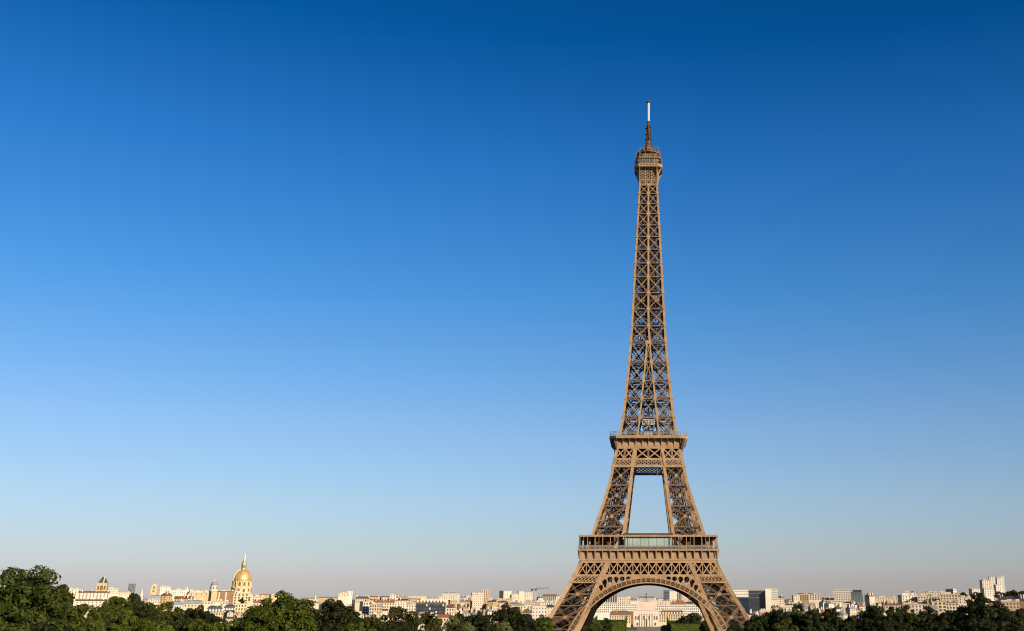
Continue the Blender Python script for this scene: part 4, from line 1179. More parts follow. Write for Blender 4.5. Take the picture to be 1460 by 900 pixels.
def crane():
    Y = 2200
    p = P(763.2, 856, Y); z0 = terrain(math.hypot(p.x, p.y))
    sc = Y * CS / F_PX
    def zz(y): return P(763, y, Y).z - z0
    rt = tag(empty('tower_crane', (p.x, p.y, z0)), 'dark construction tower crane with raised jib above the white slabs', 'crane')
    m = MB(); zt = zz(840.6); h = 1.0
    for sx in (-h, h):
        for sy in (-h, h): m.bar((sx, sy, 0), (sx, sy, zt), .45, .45, (0, 1, 0))
    k = int(zt / 2.4)
    for i in range(k):
        for s in (-h, h): m.bar((-h, s, zt * i / k), (h, s, zt * (i + 1) / k), .3, .2, (0, 1, 0)); m.bar((s, -h, zt * i / k), (s, h, zt * (i + 1) / k), .3, .2, (1, 0, 0))
    m.build('mast', WALL['pinkish'], rt)
    def J(dx, dy): return Vector((dx * sc, 0, zz(840.6 + dy)))
    m = MB()
    a, b = J(0, -.2), J(19, -2.0)
    for o_ in (Vector((0, -.7, 0)), Vector((0, .7, 0)), Vector((0, 0, 1.6))): m.bar(a + o_, b + o_ * .5, .4, .4, (0, 1, 0))
    for i in range(12):
        p0, p1 = a.lerp(b, i / 12), a.lerp(b, (i + 1) / 12)
        m.bar(p0 + Vector((0, -.7, 0)), (p0 + p1) / 2 + Vector((0, 0, 1.4)), .25, .25, (0, 1, 0)); m.bar(p1 + Vector((0, -.7, 0)), (p0 + p1) / 2 + Vector((0, 0, 1.4)), .25, .25, (0, 1, 0))
    m.build('jib', ROOFM['slate'], rt)
    m = MB(); m.bar(J(0, 0), J(-6, .2), 1.6, .8, (0, 0, 1)); cj = m.build('counter_jib', ROOFM['slate'], rt)
    m = MB(); c = J(-5.2, .3); m.box(c.x - 1.8, c.x + 1.8, -1.3, 1.3, c.z - 2.0, c.z + 2.0); m.build('counterweight', ROOFM['slate'], cj)
    m = MB(); c = J(.3, .6); m.box(c.x - 1.8, c.x + 1.8, -1.5, 1.5, c.z - 1.4, c.z + 1.6); m.build('cab', ROOFM['slate'], rt)
    m = MB(); m.bar(J(0, 0), J(1.2, -4), .5, .5, (0, 1, 0)); m.bar(J(1.2, -4), J(13, -1.3), .15, .15, (0, 1, 0)); m.bar(J(1.2, -4), J(-5, .2), .15, .15, (0, 1, 0)); m.build('pendant_mast', ROOFM['slate'], rt)
crane()

# ---- seen through the arch
block('tower_block', 'dark striped office tower seen through the left side of the arch', 'office block', 860, 881, 846.5, 2300, 'grey', 'flat', 'slate', extra=stripes(GLASS_DK, 6, h=40), yaw=-.1)
block('city_block', 'white stepped block between the striped tower and the central pavilion', 'building', 880, 899, 852.5, 2000, 'pale cream', 'flat', chim=5, win=(6, 3))
block('city_block', 'long white building with close rows of windows at the left under the arch', 'building', 836, 908, 861, 1800, 'white', 'flat', 'zinc', win=(26, 4), wsz=(1.5, 2.0), depth=18, fac=False, extra=roof_bits)
block('city_block', 'yellow cream wing with a dark red brown roof left of the central pavilion', 'building', 869, 899.5, 871, 1470, 'yellow cream', 'mansard', 'brown', rh=5.5, win=(9, 3), wsz=(1.2, 2.2), chim=2)
block('city_block', 'yellow cream wing with red brown dormered roof right of the central pavilion', 'building', 939.5, 976, 870.5, 1520, 'yellow cream', 'mansard', 'brown', rh=5.0, win=(11, 3), wsz=(1.5, 2.4), dormers=9, chim=3)
block('city_block', 'white office building with long window rows behind the right wing under the arch', 'office block', 936, 1000, 862.5, 1800, 'white', 'flat', win=(22, 4, 3.6), wsz=(1.9, 1.7), depth=16, chim=2)
block('city_block', 'narrow dark stand-in for the shadow strip between the left wing and the central pavilion', 'building', 897, 905, 872, 1640, 'brown', 'flat', 'slate', win=(2, 3))  # added block: its brown wall stands for the shadow beside the wing
def pavilion():
    Y = 1500
    p = P(921.5, 880, Y); z0 = -.5
    sc = Y * CS / F_PX
    rt = tag(empty('domed_pavilion', (p.x * (1 + 12 / Y), p.y + 12, z0)), 'pale pinkish pavilion with pediment and a scaffold wrapped dome framed by the arch', 'pavilion')
    def zz(y): return P(921.5, y, Y).z - z0
    w = 18.3 * sc
    m = MB(); m.box(-w, w, -12, 12, 0, zz(870.5)); wl = m.build('wall', WALL['stone'], rt)
    m = MB(); m.box(-w - .5, w + .5, -12.5, 12.5, zz(870.5) + .003, zz(869.3)); m.build('cornice', WALL['stone'], rt)
    m = MB(); h = 13.2 * sc; m.box(-h, h, -10.5, 10.5, zz(869.3) + .003, zz(858.6)); sc_ = m.build('dome_wrapping', WALL['pinkish'], rt)
    m = MB(); m.box(-h * .97, h * .97, -10, 10, zz(858.6) + .003, zz(858.0))
    for i in range(12):
        x = -h + 2 * h * i / 11
        for yv in (-10, 10): m.bar((x, yv, zz(858.2)), (x, yv, zz(852.8)), .3, .3, (0, 1, 0))
    for y_ in (856.3, 854.5, 852.9): m.bar((-h, -10, zz(y_)), (h, -10, zz(y_)), .3, .25, (0, 1, 0)); m.bar((-h, 10, zz(y_)), (h, 10, zz(y_)), .3, .25, (0, 1, 0))
    m.build('scaffold', WALL['white'], sc_)
    m = MB(); m.lathe([(1.5, zz(858.2)), (1.2, zz(852)), (.4, zz(850)), (.35, zz(848.2))], n=10); m.lathe([(.9, zz(848.2)), (1.1, zz(847)), (.3, zz(845.8))], n=8)
    m.build('finial', ROOFM['slate'], sc_)
    m = MB(); pw = 9.5 * sc
    m.loft([[(-pw, y_, zz(876.3)), (pw, y_, zz(876.3)), (0, y_, zz(871.6))] for y_ in (-12.9, -11.9)]); m.build('pediment', WALL['stone'], wl)
    for i in range(6):
        x = -9 * sc + 18 * sc * i / 5
        m = MB(); m.lathe([(.75, 0), (.65, zz(876.5))], cx=x, cy=-12.4, n=10); m.build('column', WALL['stone'], wl)
    for i, x in enumerate((-15, -11.5, -4, 0, 4, 11.5, 15)):
        m = MB(); x *= sc; hw = 1.0 if i != 3 else 1.8
        zb, zt = (zz(884), zz(879.5)) if i != 3 else (0, zz(884.5))
        m.add([(x - hw, -12.07, zb), (x + hw, -12.07, zb)] + [(x + hw * math.cos(t), -12.07, zt + hw * math.sin(t)) for t in [q * math.pi / 6 for q in range(7)]], [tuple(range(9))])
        m.build('arched_window' if i != 3 else 'door', ROOFM['brown'], wl)
    for x in (-12.5, 12.5):
        m = MB(); m.box(x * sc - 1.1, x * sc + 1.1, -12.1, -11.9, zz(892), zz(888)); m.build('window', WINM, wl)
pavilion()
block('tower_block', 'dark navy office tower rising right of the pavilion inside the arch', 'office block', 946, 954.3, 841.8, 2600, roof='flat', rm='slate', wallmat=GLASS_DK, extra=bands(GLASS_BL, 8))
block('tower_block', 'bright white office tower beside the dark navy one inside the arch', 'office block', 954.8, 965.3, 842.8, 2650, 'white', 'flat', extra=bands(WALL['pale cream'], 6))
block('tower_block', 'slim grey tower edge at the right of the bright white tower inside the arch', 'office block', 965, 972, 845, 2700, 'grey', 'flat', extra=stripes(GLASS_DK, 3, h=40))
block('city_block', 'house with a steep tan tiled roof below the white tower inside the arch', 'building', 955, 980, 856.3, 1905, 'tan', 'hip', 'tile', rh=6, win=(6, 2), chim=4)
block('city_block', 'low cream block with roof huts left of the steep tan tiled roof', 'building', 936, 958, 856.5, 2000, 'pale cream', 'flat', chim=6, win=(6, 2))
block('city_block', 'cream block partly behind the right arch rib with a dark roof', 'building', 976, 1004, 858, 2010, 'pale cream', 'mansard', 'slate', rh=4, win=(8, 3), chim=4)

block('garden_hut', 'little dark red brown hut on the ground right of the pavilion entrance', 'hut', 942.5, 953.5, 891.5, 1250, 'brown', 'hip', 'brown', rh=1.4, depth=5, win=(3, 1))

# ---- right of the tower
block('office_building', 'long white office building with an oversailing roof slab behind the right tower leg', 'office block', 1030, 1068, 840.5, 1900, 'white', 'flat', 'gravel', depth=25, extra=bands(WALL['grey'], 4, fh=4.5))
def slope(rt, wl, ro, w, d, he, H):
    m = MB(); m.loft([[(-w / 2, y, he - 9), (-w / 2 + 1, y, he - 9), (w / 2 - .5, y, he + .2), (w / 2 - 1.5, y, he + .2)] for y in (-d / 2 - .5, -d / 2 - .05)]); m.build('slanted_edge', ROOFM['brown'], wl)
block('office_building', 'dark glass office building with a slanted rust edge right of the tower', 'office block', 1067, 1091.5, 841.5, 1850, roof='flat', rm='gravel', wallmat=GLASS_DK, depth=25, extra=both(slope, bands(GLASS_BL, 2, fh=7, hh=.7)))
block('office_building', 'plain cream end slab at the right side of the dark glass office building', 'office block', 1091, 1099.5, 838.5, 1800, 'white', 'flat', depth=12)
block('office_building', 'cream office block with greenish glass bands at the end of the white office group', 'office block', 1099, 1108.5, 838.7, 1830, 'pale cream', 'flat', extra=bands(mat("green_grey_glass", (0.26, 0.30, 0.24), rough=.3), 5, fh=3.6, hh=1.8), depth=12)
m_roof = None
block('city_block', 'small cream house stepping down right of the white office group', 'building', 1107, 1118, 850, 2000, 'pale cream', 'gable', 'zinc', chim=2, win=(3, 3))
block('city_block', 'white cube block on the skyline right of the white office group', 'building', 1129, 1142, 849, 2300, 'pale cream', 'flat', win=(4, 3), chim=2, yaw=.2)
block('city_block', 'broad tan block on the skyline between white cube and window grid slab', 'building', 1140, 1156, 848, 2250, 'tan', 'flat', win=(4, 3), chim=1, yaw=-.3)
block('city_block', 'cream block with dark roof openings right of the broad tan block', 'building', 1154, 1172, 847.5, 2200, 'stone', 'flat', win=(5, 3), wsz=(2.4, 2.4), chim=5)
block('city_block', 'low house group with dark gable between the tan block and the window grid block', 'building', 1172, 1189, 852.5, 1950, 'pale cream', 'gable', 'slate', chim=3, win=(5, 2))
block('tower_block', 'beige slab block with a full grid of windows left of the dark glass cube', 'tower block', 1187.5, 1212.5, 840, 2000, 'stone', 'flat', win=(10, 7, 3.1), wsz=(1.7, 1.7), chim=1, depth=14)
def gframes(rt, wl, ro, w, d, he, H):
    for i in range(4):
        m = MB(); x = -w / 2 + w * (i + .5) / 4; m.box(x - .8, x + .8, -d / 2 - .12, -d / 2 + .02, 0, he - 6); m.build('pale_fin', GLASS_BL, wl)
    m = MB(); m.box(-w * .28, w * .5, -d / 2 - .3, d / 2, H + .003, H + 3.6); m.build('roof_storey', GLASS_DK, ro)
block('office_building', 'dark glass cube with a black top storey right of the window grid slab', 'office block', 1212, 1228.5, 844, 2050, roof='flat', rm='slate', wallmat=mat("smoky_glass", (.085, .10, .105), rough=.2, spec=.6), extra=gframes)
block('office_building', 'smaller pale blue glass block attached right of the dark glass cube', 'office block', 1228, 1237.5, 846.3, 2080, roof='flat', rm='zinc', wallmat=mat("pale_blue_glass", (.30, .35, .37), rough=.25, spec=.5), extra=stripes(GLASS_BL, 3, h=30))

block('city_block', 'long low cream block on the skyline at the left of the right hand cluster', 'building', 1243, 1280, 851.3, 2200, 'cream', 'flat', chim=3, win=(10, 2))
block('city_block', 'tall cream block with a dark shaded left side wall starting the right hand row', 'building', 1279.5, 1308, 848.5, 1500, 'pale cream', 'flat', yaw=.35, depth=16, chim=3, win=(5, 3), extra=roof_bits)
block('city_block', 'white set back block on top of the right hand cream row', 'building', 1290, 1306, 844.5, 1650, 'white', 'flat', chim=3, win=(4, 2))
block('city_block', 'cream block with many little roof cabins in the middle of the right hand row', 'building', 1308, 1340, 849.5, 1480, 'pale cream', 'flat', chim=8, win=(8, 4), wsz=(1.7, 1.7))
block('city_block', 'cream block with square dark balconies toward the right of the right hand row', 'building', 1340, 1369, 847, 1450, 'cream', 'flat', chim=6, win=(7, 5), wsz=(2.0, 1.8))
block('city_block', 'roof line of pale cabins above the middle of the right hand row', 'building', 1311, 1350, 844.8, 1750, 'pale cream', 'flat', chim=10, win=(11, 2))
block('tower_block', 'block with dark glass left half and white right half over the right hand row', 'tower block', 1348, 1363.5, 839.7, 1700, 'white', 'flat', yaw=.75, depth=16, win=(3, 4))
block('city_block', 'blank cream wall at the right end of the right hand row beside the dark tree', 'building', 1366, 1384, 852, 1400, 'pale cream', 'flat', chim=2, win=(3, 2))
block('city_block', 'low cream house with a dark planted roof behind the row, left of the pinkish towers', 'building', 1363, 1381, 845.5, 1900, 'stone', 'hip', 'slate', chim=2, win=(5, 2))
block('tower_block', 'pinkish white block with a dark left side standing below the tall white towers', 'tower block', 1381, 1397, 839.5, 1900, 'pinkish', 'flat', yaw=.4, depth=14, win=(3, 4), chim=1)
block('tower_block', 'tall cream tower with a black shaded left side, left one of the tall pair', 'tower block', 1396.3, 1412, 827.3, 2300, 'pale cream', 'flat', yaw=.3, depth=18, win=(4, 8), extra=roof_bits)
block('tower_block', 'lower white slab in front of the two tall towers at right', 'tower block', 1401, 1417.3, 839, 2100, 'white', 'flat', yaw=.2, win=(4, 4), depth=12)
block('tower_block', 'tallest white tower with flat top on the right skyline', 'tower block', 1409, 1420, 822, 2500, 'white', 'flat', yaw=.15, win=(3, 9), depth=14)
block('tower_block', 'white tower with a rounded dark notch attached right of the tallest tower', 'tower block', 1419, 1430, 823, 2450, 'white', 'flat', yaw=.2, win=(3, 9), depth=14)
block('tower_block', 'thin white stair tower with a pointed aerial at the right edge of the tall group', 'tower block', 1427.8, 1431.4, 820, 2400, 'white', 'flat', depth=6, extra=roof_bits)
block('tower_block', 'lower pale slab with dark left side at the foot of the tallest towers', 'tower block', 1416.5, 1427, 833.5, 2200, 'white', 'flat', yaw=.35, depth=12, win=(3, 5))
block('city_block', 'yellow tan building with broad panels in front of the right hand row', 'building', 1331, 1349, 857, 1150, 'yellow cream', 'flat', win=(3, 3), wsz=(2.4, 2), chim=1)
block('city_block', 'brown and white terrace house right of the yellow tan building', 'building', 1348, 1366, 858.5, 1200, 'pale cream', 'flat', 'brown', win=(4, 3), wsz=(2, 2), chim=3)
block('city_block', 'low cream house with brown roof line at the left of the right hand cluster', 'building', 1262, 1284, 859.5, 1150, 'cream', 'gable', 'brown', rh=2.5, win=(5, 2), chim=3)
block('city_block', 'narrow pinkish cream house between dark trees under the right hand row', 'building', 1299, 1314, 861, 1100, 'pinkish', 'flat', win=(3, 3), chim=2)
block('city_block', 'low brown roofed house under the cream row near the pinkish narrow house', 'building', 1286, 1332, 858.3, 1300, 'cream', 'gable', 'brown', rh=2.6, chim=5, win=(10, 2))
block('city_block', 'tan house with flat roof among dark trees at the far right edge', 'building', 1429, 1453, 857.5, 1150, 'tan', 'flat', win=(5, 2), chim=3)
block('city_block', 'low brown tiled house left of the tan house at the far right edge', 'building', 1409, 1430, 857, 1250, 'pinkish', 'gable', 'tile', win=(5, 2), chim=2)
block('city_block', 'long dark blue roofed hall among trees at the far right below the towers', 'building', 1418, 1466, 850, 1500, 'brown', 'gable', 'slate', rh=6, chim=3, depth=30)
# ------------------------------------------------------------------ trees
def leaf_material(name, c1, c2):
    m = bpy.data.materials.new(name)
    m.use_nodes = True
    t = m.node_tree
    b = t.nodes['Principled BSDF']
    b.inputs['Roughness'].default_value = 0.55
    b.inputs['Specular IOR Level'].default_value = 0.1
    g = t.nodes.new('ShaderNodeTexCoord'); oi = t.nodes.new('ShaderNodeObjectInfo')
    n = t.nodes.new('ShaderNodeTexNoise'); n.inputs['Scale'].default_value = 3.5; n.inputs['Detail'].default_value = 4
    t.links.new(g.outputs['Object'], n.inputs['Vector'])
    r = t.nodes.new('ShaderNodeValToRGB'); set_ramp(r, [(0.33, c1), (0.68, c2)])
    t.links.new(n.outputs['Fac'], r.inputs[0])
    hs = t.nodes.new('ShaderNodeHueSaturation')
    mr = t.nodes.new('ShaderNodeMapRange'); mr.inputs[3].default_value = 0.7; mr.inputs[4].default_value = 1.25
    t.links.new(oi.outputs['Random'], mr.inputs[0]); t.links.new(mr.outputs[0], hs.inputs['Value'])
    mr2 = t.nodes.new('ShaderNodeMapRange'); mr2.inputs[3].default_value = 0.485; mr2.inputs[4].default_value = 0.515
    t.links.new(oi.outputs['Random'], mr2.inputs[0]); t.links.new(mr2.outputs[0], hs.inputs['Hue'])
    t.links.new(r.outputs[0], hs.inputs['Color']); t.links.new(hs.outputs[0], b.inputs['Base Color'])
    tr = t.nodes.new('ShaderNodeBsdfTranslucent'); t.links.new(hs.outputs[0], tr.inputs[0])
    mx = t.nodes.new('ShaderNodeMixShader'); mx.inputs[0].default_value = 0.12
    t.links.new(b.outputs[0], mx.inputs[1]); t.links.new(tr.outputs[0], mx.inputs[2])
    t.links.new(mx.outputs[0], t.nodes['Material Output'].inputs[0])
    return m
LEAF = {'hedge': leaf_material("leaf_hedge", (0.024, 0.036, 0.004), (0.070, 0.088, 0.009)), 'deep': leaf_material("leaf_deep", (0.011, 0.017, 0.003), (0.042, 0.050, 0.006)), 'green': leaf_material("leaf_green", (0.019, 0.028, 0.003), (0.066, 0.075, 0.007)), 'dark': leaf_material("leaf_dark", (0.007, 0.010, 0.003), (0.028, 0.033, 0.006)),
        'olive': leaf_material("leaf_olive", (0.022, 0.022, 0.005), (0.062, 0.058, 0.012)), 'silver': leaf_material("leaf_pale", (0.045, 0.050, 0.014), (0.10, 0.10, 0.035))}
BARK = mat("bark", (0.10, 0.075, 0.05), var=0.3, scale=1.5)
BARK_PALE = mat("pale_bark", (0.30, 0.26, 0.19), var=0.3, scale=1.5)

def crown_mesh(name, seed, nleaf=7000, nclump=30, leaf=0.055, flat=1.0, ragged=0.2):
    """a crown of unit half-width: leaf clumps scattered through an uneven volume"""
    rnd = random.Random(seed)
    v, f = [], []
    clumps = []
    for i in range(nclump):
        for _ in range(40):
            d = Vector((rnd.gauss(0, 1), rnd.gauss(0, 1), rnd.gauss(0.15, 1))).normalized()
            rr = rnd.uniform(0.5, 0.92) * (1 + rnd.uniform(-ragged, ragged) * .5)
            c = Vector((d.x * rr, d.y * rr, d.z * rr * flat))
            cr = rnd.uniform(0.13, 0.29) * (1.15 - 0.3 * rr)
            if all((c - q[0]).length > 0.5 * (cr + q[1]) for q in clumps): break
        clumps.append((c, cr))
    clumps.append((Vector((0, 0, 0)), 0.5))
    tot = sum(r * r for c, r in clumps)
    for c, r in clumps:
        n = int(nleaf * r * r / tot)
        for i in range(n):
            d = Vector((rnd.gauss(0, 1), rnd.gauss(0, 1), rnd.gauss(0.1, 1))).normalized()
            rad = r * (rnd.uniform(0.7, 1.06) if rnd.random() < .88 else rnd.uniform(1.0, 1.2))
            p = c + Vector((d.x, d.y, d.z * .85)) * rad
            nrm = (d + Vector((rnd.uniform(-1, 1), rnd.uniform(-1, 1), rnd.uniform(-.4, 1))) * 0.75).normalized()
            t1 = nrm.orthogonal().normalized(); t1 = (Matrix.Rotation(rnd.uniform(0, 6.28), 3, nrm) @ t1); t2 = nrm.cross(t1)
            s = leaf * rnd.uniform(0.6, 1.35)
            a, b = t1 * s, t2 * s * rnd.uniform(.45, .75)
            k = len(v)
            v += [tuple(p - a), tuple(p - b - nrm * s * .2), tuple(p + a), tuple(p + b - nrm * s * .2)]
            f.append((k, k + 1, k + 2, k + 3))
    me = bpy.data.meshes.new(name)
    me.from_pydata(v, [], f)
    me.update()
    return me, clumps
def trunk_mesh(seed, clumps, hscale):
    """tapered trunk from z=-hscale.. to the crown centre with limbs reaching the clumps (unit crown space)"""
    rnd = random.Random(seed)
    m = MB()
    def limb(p, q, r0, r1, n=7):
        p, q = Vector(p), Vector(q)
        d = (q - p).normalized(); s = d.orthogonal().normalized(); u = d.cross(s)
        mid = (p + q) / 2 + Vector((rnd.uniform(-.04, .04), rnd.uniform(-.04, .04), .03))
        m.loft([[c + (s * math.cos(2 * math.pi * i / n) + u * math.sin(2 * math.pi * i / n)) * r for i in range(n)] for c, r in ((p, r0), (mid, (r0 + r1) / 2), (q, r1))])
    limb((0, 0, -hscale), (0, 0, -.25), .085, .06, 9)
    limb((0, 0, -.27), (.03, 0, .3), .06, .03)
    for c, r in clumps[:16]:
        limb((0, 0, rnd.uniform(-.5, .0)), c * .92, .032, .008, 5)
    return m
VAR = []
for i, (fl, rg) in enumerate(((.95, .2), (1.05, .3), (.85, .25), (1.15, .3), (.9, .35), (1.0, .15))):
    VAR.append(crown_mesh("crown", 20 + i, nleaf=8000, nclump=46 + i * 2, leaf=0.052, flat=fl, ragged=rg))
BIG = crown_mesh("crown", 77, nleaf=30000, nclump=120, leaf=0.037, flat=.95, ragged=.5)
tree_count = 0
crown_cache = {}
trunk_cache = {}
SKYLINE = {}
def tree(px, yt, wpx, Y, label, kind='green', var=None, group=None, name='broadleaf_tree', tall=None, bark=None, big=False):
    global tree_count
    tree_count += 1
    vi = (tree_count if var is None else var) % len(VAR)
    me, clumps = BIG if big else VAR[vi]
    pt = P(px, yt, Y)
    r = math.hypot(pt.x, pt.y)
    zg = terrain(r)
    cw = wpx / 2 * Y * CS / F_PX * 1.06        # crown half-width
    H = pt.z - zg
    ch = min(H * .46, cw * (tall or 1.05))      # crown half-height
    rt = tag(empty(name, (pt.x, pt.y, zg), random.uniform(0, 6.28)), label, 'tree', group)
    key = (vi, kind, big)
    if key not in crown_cache:
        mm = me.copy(); mm.materials.append(LEAF[kind]); crown_cache[key] = mm
    c = bpy.data.objects.new("crown", crown_cache[key]); COL.objects.link(c); c.parent = rt
    zc = H - ch * 0.98
    c.location = (0, 0, zc); c.scale = (cw, cw, ch)
    tk = trunk_mesh(vi, clumps, zc / ch + .05).build("trunk", bark or BARK, rt)
    tk.location = (0, 0, zc); tk.scale = (cw, cw, ch)
    for x in () if big else range(int(px - wpx * .42), int(px + wpx * .42) + 1):
        SKYLINE[x] = min(SKYLINE.get(x, 999), yt + 5 + 10 * abs(x - px) / wpx)
    return rt

tree(38, 815, 140, 165, 'big dark tree filling the lower left corner, the tallest and nearest of all', 'deep', big=True, tall=.95)
tree(84, 842, 72, 185, 'lower bulging tree leaning against the right side of the big corner tree', 'green', 1)
tree(122, 864, 46, 300, 'rounded green tree right beside the big corner tree', 'green')
tree(70, 884, 70, 150, 'dark low crown at the bottom edge under the big corner tree', 'dark')
tree(150, 860, 40, 340, 'green crown left of the tallest crown in the left wood', 'green')
tree(168, 849, 40, 360, 'tallest crown of the left wood, standing below the grey glass skyscraper', 'green')
tree(192, 850, 36, 365, 'dark crown right below the grey glass skyscraper', 'dark')
tree(214, 855, 38, 350, 'green crown at the foot of the slender cream bell tower', 'green')
tree(238, 859, 40, 340, 'dense green crown below the bright white cube block', 'green')
tree(262, 864, 40, 345, 'wood edge tree below the brown roofed low house', 'green')
tree(286, 864, 42, 330, 'dark wood edge tree just left of the grey mansard building', 'dark')
tree(128, 882, 50, 240, 'light green crown at the bottom edge near the big corner tree', 'green')
tree(180, 873, 56, 250, 'broad front crown of the left wood under its tallest crown', 'green')
tree(232, 878, 56, 245, 'broad light green front crown in the middle of the left wood', 'green')
tree(284, 884, 50, 250, 'low front crown at the right part of the left wood', 'green')
tree(328, 880, 46, 300, 'low tree in front of the cream building at the foot of the golden dome', 'green')
tree(356, 876, 36, 330, 'small tree between the golden dome and the broad round tree', 'dark')
tree(404, 845, 100, 360, 'broad round tree right of the golden dome, first of the two broad trees', 'green', 5, tall=.8)
tree(376, 872, 60, 290, 'green crown in front of the left half of the first broad tree', 'green')
tree(430, 874, 66, 280, 'light green crown in front of the right half of the first broad tree', 'green')
tree(482, 847.5, 72, 370, 'second broad tree with dark crown and visible pale limbs', 'dark', 2, tall=.9, bark=BARK_PALE)
tree(505, 884, 56, 290, 'green crown at the bottom edge under the second broad tree', 'green')
tree(533, 877, 34, 340, 'small olive tree beside the second broad tree', 'olive')
tree(470, 886, 50, 260, 'low dark crown at the bottom edge between the two broad trees', 'dark')
tree(570, 866.5, 60, 350, 'olive brown tree with pale bare branches left of the dark navy building', 'olive', 3, bark=BARK_PALE)
tree(548, 885, 44, 300, 'low dark crown in front of the olive brown tree', 'dark')
tree(590, 886, 34, 310, 'dark crown at the bottom edge under the olive brown tree', 'dark')
tree(608, 871, 20, 700, 'little bright green tree in front of the dark navy building', 'olive')
tree(622, 879, 20, 640, 'little dark tree on the pale ground below the dark navy building', 'green')
tree(618, 888, 40, 340, 'olive green bush like tree at the bottom edge below the dark navy building', 'olive')
tree(646, 882, 34, 380, 'pale olive tree in the middle bottom of the skyline', 'silver')
tree(667, 883.5, 24, 370, 'small pale olive tree beside the dark hedge like row', 'silver')
tree(650, 891, 46, 300, 'low green crown in front of the pale olive trees', 'olive')
tree(660, 871.5, 34, 600, 'dark tree at the left end of the dark row left of the tower', 'dark')
tree(684, 872.5, 36, 600, 'dark flat topped tree in the middle of the dark row left of the tower', 'dark')
tree(722, 861.5, 52, 560, 'highest dark dome shaped tree left of the tower', 'dark', 5)
tree(692, 882, 40, 430, 'dark front tree under the flat topped dark row', 'dark')
tree(716, 882.5, 26, 380, 'pale green tree in front of the highest dark tree left of the tower', 'silver')
tree(750, 876, 34, 520, 'dark tree right of the highest dark tree', 'dark')
tree(742, 888, 44, 400, 'low dark tree at the bottom edge right of the pale green tree', 'dark')
tree(773, 877, 30, 500, 'green tree touching the left foot of the tower', 'green')
tree(700, 893, 44, 340, 'dark crown at the bottom edge below the pale green tree', 'dark')
tree(780, 889, 40, 470, 'dark green tree overlapping the left foot of the tower', 'green')
tree(812, 897, 30, 480, 'low tree top just reaching over the bottom edge inside the left leg', 'dark')
tree(204, 863, 48, 300, 'dark crown filling the dip in the left wood under the glass skyscraper', 'dark')
tree(150, 880, 46, 270, 'shaded front crown of the left wood near the rounded green tree', 'dark')
tree(258, 876, 50, 270, 'dark front crown of the left wood under the brown roofed houses', 'dark')
tree(306, 876, 34, 310, 'dark crown at the bottom edge in front of the grey mansard building', 'dark')
tree(206, 887, 54, 220, 'green crown at the bottom edge in the middle of the left wood', 'green')
# under the arch
tree(849, 884, 20, 760, 'small round tree under the left haunch of the arch', 'green')
tree(864, 881.5, 20, 820, 'dark round tree left of the clipped hedge under the arch', 'dark')
tree(987, 872.5, 30, 860, 'round dark tree under the right haunch of the arch', 'dark', 0)
tree(973, 879, 20, 900, 'small dark tree at the left of the round tree under the right haunch', 'dark')
tree(1006, 884, 22, 700, 'dark tree beside the right leg under the arch', 'dark')
# right of the tower
tree(1047, 893, 40, 470, 'low dark tree in front of the right foot of the tower', 'dark')
tree(1083, 873, 32, 520, 'dark tree immediately right of the right tower foot', 'dark')
tree(1074, 889, 34, 450, 'low dark crown below the tree beside the right foot', 'dark')
tree(1108, 865.5, 36, 520, 'dark rounded tree below the plain cream end slab', 'dark')
tree(1133, 869, 34, 510, 'green tinged tree right of the rounded one under the white office group', 'green')
tree(1158, 868.5, 36, 500, 'dark tree below the cream block with dark roof openings', 'dark')
tree(1186, 871, 36, 500, 'dark tree below the beige window grid slab', 'dark')
tree(1212, 874, 32, 500, 'small dark tree below the dark glass cube', 'dark')
tree(1120, 884, 48, 400, 'green front crown at the bottom edge right of the tower', 'green')
tree(1165, 884, 50, 390, 'dark front crown at the bottom edge below the tan block', 'dark')
tree(1206, 887, 44, 390, 'dark front crown at the bottom edge below the glass cube', 'dark')
tree(1243, 862, 40, 470, 'tall dark tree at the left of the right hand house cluster', 'dark')
tree(1272, 869, 34, 450, 'olive dark tree below the low cream house with brown roof line', 'dark')
tree(1291, 863.5, 34, 480, 'dark pointed tree between the low cream house and narrow pinkish house', 'dark', 3)
tree(1322, 865, 32, 520, 'shaded dark tree right of the narrow pinkish house', 'dark')
tree(1348, 868, 36, 470, 'dark tree below the yellow tan building', 'dark')
tree(1393, 850.5, 58, 430, 'largest dark tree on the right with a broad crown over the house row', 'dark', 1, tall=.9)
tree(1370, 864, 40, 450, 'dark tree hugging the left side of the largest right hand tree', 'dark')
tree(1425, 862, 44, 430, 'dark tree right of the largest right hand tree', 'dark')
tree(1452, 864, 40, 440, 'dark tree at the right edge of the picture', 'dark')
tree(1255, 886, 46, 360, 'low dark crown at the bottom edge under the tall dark tree', 'dark')
tree(1300, 886, 52, 340, 'low dark crown at the bottom edge in the middle of the right side', 'dark')
tree(1345, 884, 50, 340, 'low dark crown at the bottom edge below the yellow tan building', 'dark')
tree(1398, 880, 54, 330, 'low dark crown at the bottom edge under the largest right hand tree', 'dark')
tree(1442, 880, 52, 330, 'low dark crown in the lower right corner', 'dark')
for i in range(18):
    x = 1072 + i * 22.5
    tree(x + random.uniform(-5, 5), random.uniform(871, 877), 34, random.uniform(500, 580), 'dark tree in the unbroken dark belt of trees right of the tower', 'dark', group='dark tree belt right of the tower')
tree(30, 858, 50, 380, 'green tree hidden deep behind the big corner tree', 'green')
tree(-20, 856, 60, 390, 'green tree at the far left behind the big corner tree', 'dark')
tree(75, 862, 46, 370, 'dark tree just behind the right side of the big corner tree', 'dark')
tree(446, 868, 34, 420, 'dark tree filling the gap between the two broad trees', 'dark')
tree(520, 880, 30, 420, 'dark tree behind the small olive tree', 'dark')
